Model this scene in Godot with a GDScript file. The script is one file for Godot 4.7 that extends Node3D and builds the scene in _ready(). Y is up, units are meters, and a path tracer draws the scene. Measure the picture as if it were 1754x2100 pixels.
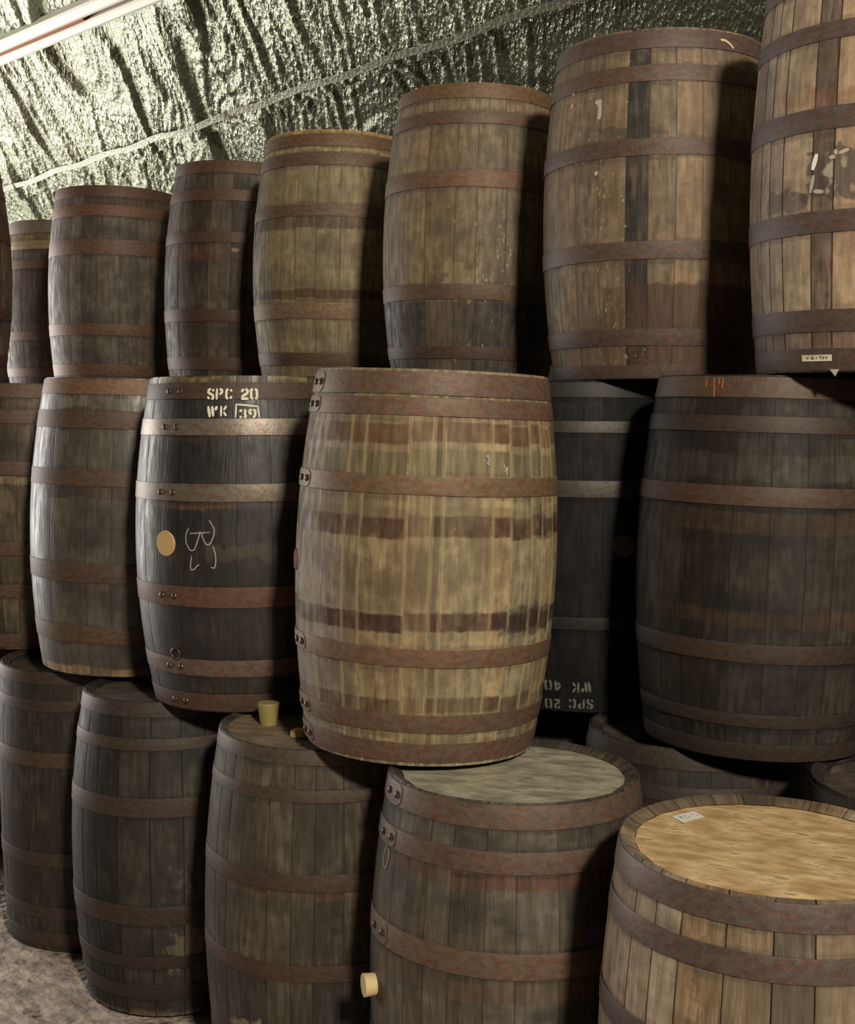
extends Node3D
# A corner of a whisky warehouse: weathered oak barrels stacked three high under a foil-lined roof.
# Building axes: u runs along the stack (away to the left), n runs across it (towards the low eave), h is height.

const BH := 0.89                      # height of a barrel
const SU := 0.61
const SN := 0.7924
const EAVE_N := 4.2
const EAVE_H := 2.2

var rng := RandomNumberGenerator.new()
var grain: PackedByteArray            # 512 x 512, long vertical fibres
var cloud: PackedByteArray            # 512 x 512, broad blotches
var mottle: PackedByteArray           # 512 x 512, small blotches
var speck: PackedByteArray            # 512 x 512, fine dots
var grain_normal: ImageTexture
var gloss_map: ImageTexture
var rust_tex := []
var rust_normal: ImageTexture
var mats := {}
var shared := {}
var taken := {}


func place(u: float, n: float, h: float) -> Vector3:
	return Vector3(SN * n - SU * u, h, -SU * n - SN * u)


func _ready() -> void:
	rng.seed = 4711
	make_camera_and_light()
	make_noises()
	make_shell()
	make_foil()
	make_floor_litter()
	make_front_barrels()
	make_hidden_barrels()
	make_loose_things()


# ------------------------------------------------------------------ camera, sky, light

func make_camera_and_light() -> void:
	var pitch := 0.07273
	var roll := -0.00884
	var x0 := Vector3(1, 0, 0)
	var y0 := Vector3(0, cos(pitch), -sin(pitch))
	var z0 := Vector3(0, sin(pitch), cos(pitch))
	var cam := Camera3D.new()
	cam.name = "camera"
	cam.basis = Basis(x0 * cos(roll) - y0 * sin(roll), x0 * sin(roll) + y0 * cos(roll), z0)
	cam.position = Vector3(0, 1.6806, 0)
	cam.fov = rad_to_deg(2.0 * atan(1050.0 / 2679.8))
	cam.near = 0.05
	cam.far = 200.0
	cam.current = true
	add_child(cam)

	var env := Environment.new()
	env.background_mode = Environment.BG_COLOR
	env.background_color = Color(0.83, 0.89, 0.93)
	env.background_energy_multiplier = 1.6
	env.tonemap_mode = Environment.TONE_MAPPER_LINEAR
	env.tonemap_exposure = 1.0
	env.sdfgi_enabled = true
	env.ssao_enabled = true
	env.ssil_enabled = true
	var we := WorldEnvironment.new()
	we.name = "world_environment"
	we.environment = env
	add_child(we)

	# daylight through the big doorway in the far gable, off to the left
	area_light("doorway_daylight", place(10.38, -0.2, 1.75), place(4.0, 0.9, 2.1), Vector2(4.4, 3.2), Color(1.0, 0.975, 0.94), 46.0)
	# daylight through the high window in the near gable, behind and to the right of the camera
	area_light("window_daylight", Vector3(1.75, 4.8, 3.2), Vector3(0.2, 1.4, -3.6), Vector2(0.55, 0.55), Color(1.0, 0.96, 0.885), 50.0)


func area_light(called: String, at: Vector3, towards: Vector3, size: Vector2, color: Color, energy: float) -> void:
	var l := AreaLight3D.new()
	l.name = called
	l.area_size = size
	l.light_color = color
	l.light_energy = energy
	l.area_normalize_energy = true
	l.area_range = 40.0
	l.area_attenuation = 2.0
	l.shadow_enabled = true
	add_child(l)
	l.look_at_from_position(at, towards, Vector3.UP)


# ------------------------------------------------------------------ helpers

func numbered(called: String) -> String:
	if not taken.has(called):
		taken[called] = 0
		return called
	taken[called] += 1
	return "%s_%03d" % [called, taken[called]]


func obj(called: String, mesh: Mesh, mat: Material, parent: Node3D) -> MeshInstance3D:
	var m := MeshInstance3D.new()
	m.name = called
	m.mesh = mesh
	m.material_override = mat
	m.cast_shadow = GeometryInstance3D.SHADOW_CASTING_SETTING_ON
	parent.add_child(m, true)
	return m


func thing(called: String, label: String, category: String, group := "") -> Node3D:
	var o := Node3D.new()
	o.name = numbered(called)
	add_child(o)
	o.set_meta("label", label)
	o.set_meta("category", category)
	if group:
		o.set_meta("group", group)
	return o


func struct(called: String, mesh: Mesh, mat: Material) -> MeshInstance3D:
	var m := obj(called, mesh, mat, self)
	m.set_meta("kind", "structure")
	m.set_meta("label", {"floor": "dusty earth and concrete floor below the barrels", "wall_back": "low rough wall behind the barrel stack"}.get(called, "plain dark part of the warehouse shell outside the view"))
	return m


func arrays(v: PackedVector3Array, n: PackedVector3Array, uv: PackedVector2Array, idx: PackedInt32Array, tang := PackedFloat32Array()) -> ArrayMesh:
	var a := []
	a.resize(Mesh.ARRAY_MAX)
	a[Mesh.ARRAY_VERTEX] = v
	a[Mesh.ARRAY_NORMAL] = n
	a[Mesh.ARRAY_TEX_UV] = uv
	a[Mesh.ARRAY_INDEX] = idx
	if tang.size():
		a[Mesh.ARRAY_TANGENT] = tang
	var m := ArrayMesh.new()
	m.add_surface_from_arrays(Mesh.PRIMITIVE_TRIANGLES, a)
	return m


func plain_mat(key: String, color: Color, rough := 0.8, metal := 0.0) -> StandardMaterial3D:
	if not mats.has(key):
		var m := StandardMaterial3D.new()
		m.resource_name = key
		m.albedo_color = color
		m.roughness = rough
		m.metallic = metal
		mats[key] = m
	return mats[key]


func c8(r: int, g: int, b: int) -> Color:
	return Color(r / 255.0, g / 255.0, b / 255.0)


# ------------------------------------------------------------------ noises and shared textures

func noise_image(kind: int, freq: float, w: int, h: int, octaves: int, s: int) -> Image:
	var f := FastNoiseLite.new()
	f.noise_type = kind
	f.seed = s
	f.frequency = freq
	f.fractal_octaves = octaves
	if kind == FastNoiseLite.TYPE_CELLULAR:
		f.cellular_return_type = FastNoiseLite.RETURN_DISTANCE
	return f.get_seamless_image(w, h, false, false, 0.15)


func make_noises() -> void:
	var a := noise_image(FastNoiseLite.TYPE_SIMPLEX, 0.09, 512, 64, 4, 3)
	a.resize(512, 512, Image.INTERPOLATE_CUBIC)
	a.convert(Image.FORMAT_L8)
	grain = a.get_data()
	var b := noise_image(FastNoiseLite.TYPE_SIMPLEX, 0.009, 512, 512, 4, 8)
	b.convert(Image.FORMAT_L8)
	cloud = b.get_data()
	var c := noise_image(FastNoiseLite.TYPE_SIMPLEX, 0.035, 512, 256, 4, 21)
	c.resize(512, 512, Image.INTERPOLATE_CUBIC)
	c.convert(Image.FORMAT_L8)
	mottle = c.get_data()
	var d := noise_image(FastNoiseLite.TYPE_SIMPLEX, 0.16, 512, 512, 2, 33)
	d.convert(Image.FORMAT_L8)
	speck = d.get_data()

	var g := noise_image(FastNoiseLite.TYPE_SIMPLEX, 0.11, 1024, 96, 4, 5)
	g.resize(1024, 1024, Image.INTERPOLATE_CUBIC)
	g.convert(Image.FORMAT_RGBA8)
	g.bump_map_to_normal_map(3.0)
	grain_normal = ImageTexture.create_from_image(g)

	var px := PackedByteArray()
	px.resize(512 * 512)
	for i in 512 * 512:
		px[i] = clampi(int(135 + 0.35 * mottle[i] + 0.25 * grain[i]), 120, 255)
	gloss_map = ImageTexture.create_from_image(Image.create_from_data(512, 512, false, Image.FORMAT_L8, px))

	for k in 2:
		var q := PackedByteArray()
		q.resize(512 * 512 * 3)
		var o := 0
		for y in 512:
			for x in 512:
				var m := mottle[((y * 3 + k * 91) & 511) * 512 + ((x + k * 177) & 511)] / 255.0
				var w := cloud[((y * 5 + 40 * k) & 511) * 512 + ((x * 2 + 301 * k) & 511)] / 255.0
				var s := speck[y * 512 + ((x + 55 * k) & 511)] / 255.0
				var v := 0.70 + 0.22 * m + 0.10 * (s - 0.5)
				var rust := clampf((w - 0.5) * 3.2, 0.0, 1.0)
				var dust := clampf((0.42 - w) * 2.5, 0.0, 0.5)
				var scale := clampf((s - 0.74) * 6.0, 0.0, 0.6)
				var r := lerpf(v, v * 1.06, rust)
				var gg := lerpf(v * 0.98, v * 0.90, rust)
				var bb := lerpf(v * 0.97, v * 0.80, rust)
				r = lerpf(lerpf(r, 0.86, dust), 0.98, scale)
				gg = lerpf(lerpf(gg, 0.84, dust), 0.92, scale)
				bb = lerpf(lerpf(bb, 0.82, dust), 0.82, scale)
				q[o] = clampi(int(r * 255), 0, 255)
				q[o + 1] = clampi(int(gg * 255), 0, 255)
				q[o + 2] = clampi(int(bb * 255), 0, 255)
				o += 3
		rust_tex.append(ImageTexture.create_from_image(Image.create_from_data(512, 512, false, Image.FORMAT_RGB8, q)))
	var rn := noise_image(FastNoiseLite.TYPE_SIMPLEX, 0.08, 512, 512, 3, 77)
	rn.convert(Image.FORMAT_RGBA8)
	rn.bump_map_to_normal_map(1.6)
	rust_normal = ImageTexture.create_from_image(rn)


# ------------------------------------------------------------------ the building

func prism(poly: PackedVector2Array, u0: float, u1: float) -> ArrayMesh:
	# a polygon in (n, h) pushed along u, with flat faces
	var st := SurfaceTool.new()
	st.begin(Mesh.PRIMITIVE_TRIANGLES)
	st.set_smooth_group(-1)
	var tri := Geometry2D.triangulate_polygon(poly)
	for k in range(0, tri.size(), 3):
		for side in 2:
			var order := [0, 1, 2] if side == 0 else [0, 2, 1]
			for j in order:
				var p := poly[tri[k + j]]
				st.set_uv(p)
				st.add_vertex(place(u1 if side == 0 else u0, p.x, p.y))
	for k in poly.size():
		var p := poly[k]
		var q := poly[(k + 1) % poly.size()]
		for c in [[p, u0], [p, u1], [q, u1], [p, u0], [q, u1], [q, u0]]:
			st.set_uv(Vector2(c[1], c[0].x + c[0].y))
			st.add_vertex(place(c[1], c[0].x, c[0].y))
	st.generate_normals()
	return st.commit()


func rect(n0: float, h0: float, n1: float, h1: float) -> PackedVector2Array:
	return PackedVector2Array([Vector2(n0, h0), Vector2(n1, h0), Vector2(n1, h1), Vector2(n0, h1)])


func make_shell() -> void:
	var stone := plain_mat("stone wall", c8(62, 58, 53), 0.95)
	var sheet := plain_mat("dull lining", c8(46, 50, 44), 0.8)

	# floor: trodden earth over concrete, gently uneven
	var f := FastNoiseLite.new()
	f.seed = 5
	f.frequency = 1.3
	f.fractal_octaves = 4
	var nv := 150
	var v := PackedVector3Array()
	var nn := PackedVector3Array()
	var uv := PackedVector2Array()
	var idx := PackedInt32Array()
	for j in nv + 1:
		for i in nv + 1:
			var u := -4.2 + 15.2 * i / nv
			var n := -7.8 + 12.3 * j / nv
			var p := place(u, n, 0)
			var e := 0.02
			var hh := 0.012 * (f.get_noise_2d(u, n) - 0.6)
			p.y = hh
			v.append(p)
			var du := 0.012 * (f.get_noise_2d(u + e, n) - f.get_noise_2d(u - e, n)) / (2 * e)
			var dn := 0.012 * (f.get_noise_2d(u, n + e) - f.get_noise_2d(u, n - e)) / (2 * e)
			nn.append((Vector3.UP - (place(1, 0, 0) * du + place(0, 1, 0) * dn)).normalized())
			uv.append(Vector2(u, n))
			if i < nv and j < nv:
				var k := j * (nv + 1) + i
				idx.append_array([k, k + 1, k + nv + 1, k + 1, k + nv + 2, k + nv + 1])
	var fm := StandardMaterial3D.new()
	fm.resource_name = "dusty floor"
	var q := PackedByteArray()
	q.resize(512 * 512 * 3)
	var o := 0
	for y in 512:
		for x in 512:
			var a := cloud[((y * 2) & 511) * 512 + ((x * 2 + 90) & 511)] / 255.0
			var b := mottle[((x + 200) & 511) * 512 + ((y * 2) & 511)] / 255.0
			var c := speck[y * 512 + x] / 255.0
			var l := 0.42 + 0.30 * a + 0.22 * b + 0.10 * c
			if c > 0.8:
				l *= 0.72
			q[o] = clampi(int(l * 232), 0, 255)
			q[o + 1] = clampi(int(l * 210), 0, 255)
			q[o + 2] = clampi(int(l * 194), 0, 255)
			o += 3
	fm.albedo_texture = ImageTexture.create_from_image(Image.create_from_data(512, 512, false, Image.FORMAT_RGB8, q))
	fm.uv1_scale = Vector3(0.8, 0.8, 0.8)
	fm.roughness = 0.92
	var bn := noise_image(FastNoiseLite.TYPE_SIMPLEX, 0.03, 512, 512, 5, 15)
	bn.convert(Image.FORMAT_RGBA8)
	bn.bump_map_to_normal_map(6.0)
	fm.normal_enabled = true
	fm.normal_texture = ImageTexture.create_from_image(bn)
	fm.normal_scale = 1.0
	struct("floor", arrays(v, nn, uv, idx), fm)
	struct("floor", prism(rect(-7.9, -0.3, 4.5, -0.03), -4.3, 11.0), stone).name = "floor_base"

	# low back wall, front slope, gables with their openings
	struct("wall_back", prism(rect(EAVE_N, 0, EAVE_N + 0.3, EAVE_H + 0.3), -4.2, 10.8), stone)
	struct("wall_front", prism(rect(-7.9, 0, -7.6, EAVE_H + 0.3), -4.2, 10.8), stone)
	var dn0 := -2.6
	var dn1 := 2.2
	var dh := 3.5
	var apex := EAVE_H + 5.9
	var gable := plain_mat("gable wall", c8(58, 55, 51), 0.95)
	for g in [["wall_left", 10.5, 10.8, dn0, dn1, 0.0, dh], ["wall_right", -4.2, -3.9, -1.05, -0.1, 4.3, 5.3]]:
		var left: float = EAVE_H + (g[3] + 7.6)
		var right: float = EAVE_H + (4.2 - g[4])
		struct(g[0], prism(PackedVector2Array([Vector2(-7.6, 0), Vector2(g[3], 0), Vector2(g[3], minf(left, apex)), Vector2(-7.6, EAVE_H)]), g[1], g[2]), gable)
		struct(g[0] + "_side", prism(PackedVector2Array([Vector2(g[4], 0), Vector2(4.2, 0), Vector2(4.2, EAVE_H), Vector2(g[4], minf(right, apex))]), g[1], g[2]), gable)
		struct(g[0] + "_head", prism(PackedVector2Array([Vector2(g[3], g[6]), Vector2(g[4], g[6]), Vector2(g[4], right), Vector2(-1.7, apex), Vector2(g[3], left)]), g[1], g[2]), gable)
		if g[5] > 0.0:
			struct(g[0] + "_sill", prism(rect(g[3], 0, g[4], g[5]), g[1], g[2]), gable)
	struct("ceiling_front", prism(PackedVector2Array([Vector2(-7.9, EAVE_H + 0.02), Vector2(-1.7, apex + 0.2), Vector2(-1.7, apex + 0.5), Vector2(-7.9, EAVE_H + 0.4)]), -4.2, 10.8), sheet)
	struct("ceiling_back", prism(PackedVector2Array([Vector2(4.5, EAVE_H + 0.06), Vector2(4.5, EAVE_H + 0.4), Vector2(-1.7, apex + 0.5), Vector2(-1.7, apex + 0.15)]), -4.2, 10.8), sheet)

	# the daylit pane of the high window
	var glow := StandardMaterial3D.new()
	glow.resource_name = "daylit frosted pane"
	glow.albedo_color = Color(0.9, 0.9, 0.88)
	glow.emission_enabled = true
	glow.emission = Color(1.0, 0.93, 0.8)
	glow.emission_energy_multiplier = 1.5
	var w := struct("window_1", prism(rect(-1.05, 4.3, -0.1, 5.3), -3.96, -3.93), glow)
	w.set_meta("label", "daylit frosted window high in the near gable")


func slope(u: float, h: float, lift: float) -> Vector3:
	# a point on the roof lining, lifted towards the room
	return place(u, EAVE_N - (h - EAVE_H) - lift * 0.7071, h - lift * 0.7071)


func pleat(u: float, q: float, freq: float, high: float) -> float:
	# long pleats of the hanging foil: one steep side, one lazy side, fading out along their length
	var f := u * freq
	var id := floorf(f)
	var x := f - id
	var a := fposmod(sin(id * 12.9898) * 43758.5453, 1.0)
	var b := fposmod(sin(id * 78.233 + 1.0) * 24634.6345, 1.0)
	var fade := smoothstep(0.25, 0.9, 0.5 + 0.5 * sin(q * (1.2 + b) + a * 6.28))
	var s := smoothstep(0.0, 0.15, x) if x < 0.15 else 1.0 - smoothstep(0.15, 1.0, x)
	return high * a * a * fade * s


var fold: FastNoiseLite
var warp: FastNoiseLite
var cell: FastNoiseLite


func foil_lift(u: float, h: float) -> float:
	var q := h * 1.414
	var full0 := u
	u += 0.7 * (h - 3.0)
	var full := clampf((full0 - 2.9) * 0.9, 0.12, 1.0)
	var wv := warp.get_noise_2d(u * 0.7, q * 0.55) * 0.55
	var r1 := 1.0 - absf(fold.get_noise_2d((u + wv) * 3.6, q * 0.35))
	var r2 := 1.0 - absf(fold.get_noise_2d((u + wv * 1.4) * 9.0 + 40.0, q * 0.9 + 7.0))
	var r3 := cell.get_noise_2d((u + wv) * 15.0, q * 5.0 + wv * 2.0)
	var r4 := cell.get_noise_2d(u * 38.0 + 13.0, q * 15.0)
	var crumple := 0.014 * pow(r1, 12.0) + 0.010 * pow(r2, 8.0) + 0.006 * r3 + 0.004 * r4
	return full * (crumple + pleat(u + wv * 0.9, q, 2.3, 0.06) + pleat(u + wv * 0.5 + 9.3, q * 1.4 + 3.0, 6.3, 0.036) + pleat(u - wv * 0.4 + 21.7, q * 1.9 + 1.0, 12.5, 0.017))


func make_foil() -> void:
	fold = FastNoiseLite.new()
	fold.seed = 11
	fold.frequency = 1.0
	fold.fractal_octaves = 2
	warp = FastNoiseLite.new()
	warp.seed = 29
	warp.frequency = 1.0
	warp.fractal_octaves = 2
	cell = FastNoiseLite.new()
	cell.seed = 41
	cell.noise_type = FastNoiseLite.TYPE_CELLULAR
	cell.cellular_return_type = FastNoiseLite.RETURN_DISTANCE
	cell.frequency = 1.0
	cell.fractal_type = FastNoiseLite.FRACTAL_NONE

	var fm := StandardMaterial3D.new()
	fm.resource_name = "crumpled foil"
	fm.albedo_color = c8(151, 155, 134)
	fm.metallic = 0.82
	fm.roughness = 0.37
	var fn := noise_image(FastNoiseLite.TYPE_CELLULAR, 0.045, 768, 430, 3, 9)
	fn.resize(768, 768, Image.INTERPOLATE_CUBIC)
	fn.convert(Image.FORMAT_RGBA8)
	fn.bump_map_to_normal_map(11.0)
	fm.normal_enabled = true
	fm.normal_texture = ImageTexture.create_from_image(fn)
	fm.normal_scale = 1.0

	var roof := Node3D.new()
	roof.name = "ceiling"
	add_child(roof)
	roof.set_meta("kind", "structure")
	roof.set_meta("label", "sloping roof lined with crumpled silver foil insulation above the stack")
	var seam := 3.19
	for part in [[EAVE_H - 0.02, seam + 0.05, 0.02], [seam - 0.05, 4.75, 0.05]]:
		var rows := int((part[1] - part[0]) * 1.414 / 0.0145)
		var cols := 620
		var v := PackedVector3Array()
		var uv := PackedVector2Array()
		var idx := PackedInt32Array()
		for j in rows + 1:
			var h: float = lerpf(part[0], part[1], float(j) / rows)
			for i in cols + 1:
				var u := 1.3 + 9.2 * i / cols
				var lift: float = part[2] + foil_lift(u, h)
				v.append(slope(u, h, lift))
				uv.append(Vector2((u + 0.7 * (h - 3.0)) / 0.62, h * 1.414 / 0.62))
				if i < cols and j < rows:
					var k := j * (cols + 1) + i
					idx.append_array([k, k + 1, k + cols + 1, k + 1, k + cols + 2, k + cols + 1])
		var nn := PackedVector3Array()
		nn.resize(v.size())
		for k in range(0, idx.size(), 3):
			var fnm := (v[idx[k + 2]] - v[idx[k]]).cross(v[idx[k + 1]] - v[idx[k]])
			nn[idx[k]] += fnm
			nn[idx[k + 1]] += fnm
			nn[idx[k + 2]] += fnm
		for k in nn.size():
			nn[k] = nn[k].normalized()
		obj("foil_sheet", arrays(v, nn, uv, idx), fm, roof)

	# clear adhesive tape over the seam
	var tm := StandardMaterial3D.new()
	tm.resource_name = "foil tape"
	tm.albedo_color = c8(172, 174, 154)
	tm.metallic = 0.75
	tm.roughness = 0.42
	tm.normal_enabled = true
	tm.normal_texture = fm.normal_texture
	tm.normal_scale = 0.5
	obj("seam_tape", ribbon_on_slope(2.9, 10.45, 3.18, 0.017), tm, roof)

	# white painted timber purlin, two boards with a gap between them
	var white := StandardMaterial3D.new()
	white.resource_name = "white painted timber"
	white.albedo_color = c8(248, 244, 230)
	white.roughness = 0.55
	var beam := thing("purlin", "white painted timber purlin under the foil roof at upper left", "beam")
	obj("board", board_on_slope(4.6, 10.44, 0.046, 0.088, 0.06, 0.16), white, beam)
	obj("board", board_on_slope(4.6, 10.44, 0.0, 0.034, 0.06, 0.155), white, beam)
	var rod := StandardMaterial3D.new()
	rod.resource_name = "brown timber strip"
	rod.albedo_color = c8(150, 88, 48)
	rod.roughness = 0.7
	var strip := obj("strip", board_on_slope(6.14, 10.43, 0.035, 0.045, 0.10, 0.158), rod, beam)
	strip.set_meta("label", "thin brown strip in the gap of the white purlin")


func ribbon_on_slope(u0: float, u1: float, h: float, half: float) -> ArrayMesh:
	# tape stuck over the seam: it bridges the crumples rather than following each one
	var st := SurfaceTool.new()
	st.begin(Mesh.PRIMITIVE_TRIANGLES)
	var n := 420
	var top := []
	for i in n + 1:
		top.append(foil_lift(lerpf(u0, u1, float(i) / n), h))
	var lift := []
	for i in n + 1:
		var most := 0.0
		var mean := 0.0
		for k in range(-16, 17):
			var t: float = top[clampi(i + k, 0, n)]
			most = maxf(most, t)
			mean += t / 33.0
		lift.append(most * 0.6 + mean * 0.4 + 0.058)
	for i in n:
		for s in [[i, -1], [i, 1], [i + 1, 1], [i, -1], [i + 1, 1], [i + 1, -1]]:
			var u := lerpf(u0, u1, float(s[0]) / n)
			var hh: float = h + 0.010 * (u - 5.0) + s[1] * half * 0.7 + 0.004 * sin(u * 9.0)
			st.set_uv(Vector2(u / 0.62, s[1] * 0.05))
			st.add_vertex(slope(u, hh, lift[s[0]]))
	st.generate_normals()
	return st.commit()


func board_on_slope(u0: float, u1: float, h0: float, h1: float, l0: float, l1: float) -> ArrayMesh:
	var st := SurfaceTool.new()
	st.begin(Mesh.PRIMITIVE_TRIANGLES)
	st.set_smooth_group(-1)
	# the purlin climbs a little along its length
	var at := func(u: float, h: float, l: float) -> Vector3: return slope(u, 3.614 + 0.0407 * (u - 5.403) + h, l)
	var c := (l1 - l0) * 0.08
	var ring := [[h0 + c, l1], [h0, l1 - c], [h0, l0], [h1, l0], [h1, l1 - c], [h1 - c, l1]]
	for k in 6:
		var a = ring[k]
		var b = ring[(k + 1) % 6]
		var p := [at.call(u0, a[0], a[1]), at.call(u1, a[0], a[1]), at.call(u1, b[0], b[1]), at.call(u0, b[0], b[1])]
		for j in [0, 1, 2, 0, 2, 3]:
			st.add_vertex(p[j])
		if k > 0 and k < 5:
			for j in [0, k, k + 1]:
				st.add_vertex(at.call(u0, ring[j][0], ring[j][1]))
			for j in [0, k + 1, k]:
				st.add_vertex(at.call(u1, ring[j][0], ring[j][1]))
	st.generate_normals()
	return st.commit()


func make_floor_litter() -> void:
	var st := SurfaceTool.new()
	st.begin(Mesh.PRIMITIVE_TRIANGLES)
	st.set_smooth_group(-1)
	var r := RandomNumberGenerator.new()
	r.seed = 99
	for k in 240:
		var p := Vector3(r.randf_range(-2.1, -0.55), 0.0, r.randf_range(-4.7, -3.2))
		var clear := true
		for c in [[-0.737, -3.788], [-0.271, -3.333], [-1.1, -4.252], [-1.78, -5.12], [-0.62, -5.0]]:
			clear = clear and Vector2(p.x - c[0], p.z - c[1]).length() > 0.33
		if not clear:
			continue
		var s := r.randf_range(0.004, 0.013) * (1.8 if r.randf() < 0.06 else 1.0)
		var q := []
		for j in 6:
			var d: Vector3 = [Vector3.RIGHT, Vector3.LEFT, Vector3.UP * 0.7, Vector3.DOWN * 0.5, Vector3.BACK, Vector3.FORWARD][j]
			q.append(p + (d + Vector3(r.randf_range(-0.35, 0.35), r.randf_range(-0.2, 0.2), r.randf_range(-0.35, 0.35))) * s)
		for t in [[2, 0, 4], [2, 4, 1], [2, 1, 5], [2, 5, 0], [3, 4, 0], [3, 1, 4], [3, 5, 1], [3, 0, 5]]:
			for j in t:
				st.add_vertex(q[j])
	st.generate_normals()
	var g := obj("floor_grit", st.commit(), plain_mat("grit", c8(128, 112, 98), 0.95), self)
	g.set_meta("kind", "stuff")
	g.set_meta("label", "loose grit and crumbs of stone scattered on the dusty floor")
	g.set_meta("category", "grit")


# ------------------------------------------------------------------ barrels

func radius(b: Dictionary, t: float) -> float:
	var e := 2.0 * t - 1.0
	return b.rb - (b.rb - b.rh) * e * e


func on(b: Dictionary, a: float, t: float, out: float) -> Vector3:
	# a point on the barrel's side: angle a to the right of the camera's direction, height t, lifted by out
	var th: float = b.face + a
	var r := radius(b, t) + out
	return Vector3(r * sin(th), t * BH, r * cos(th))


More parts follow.
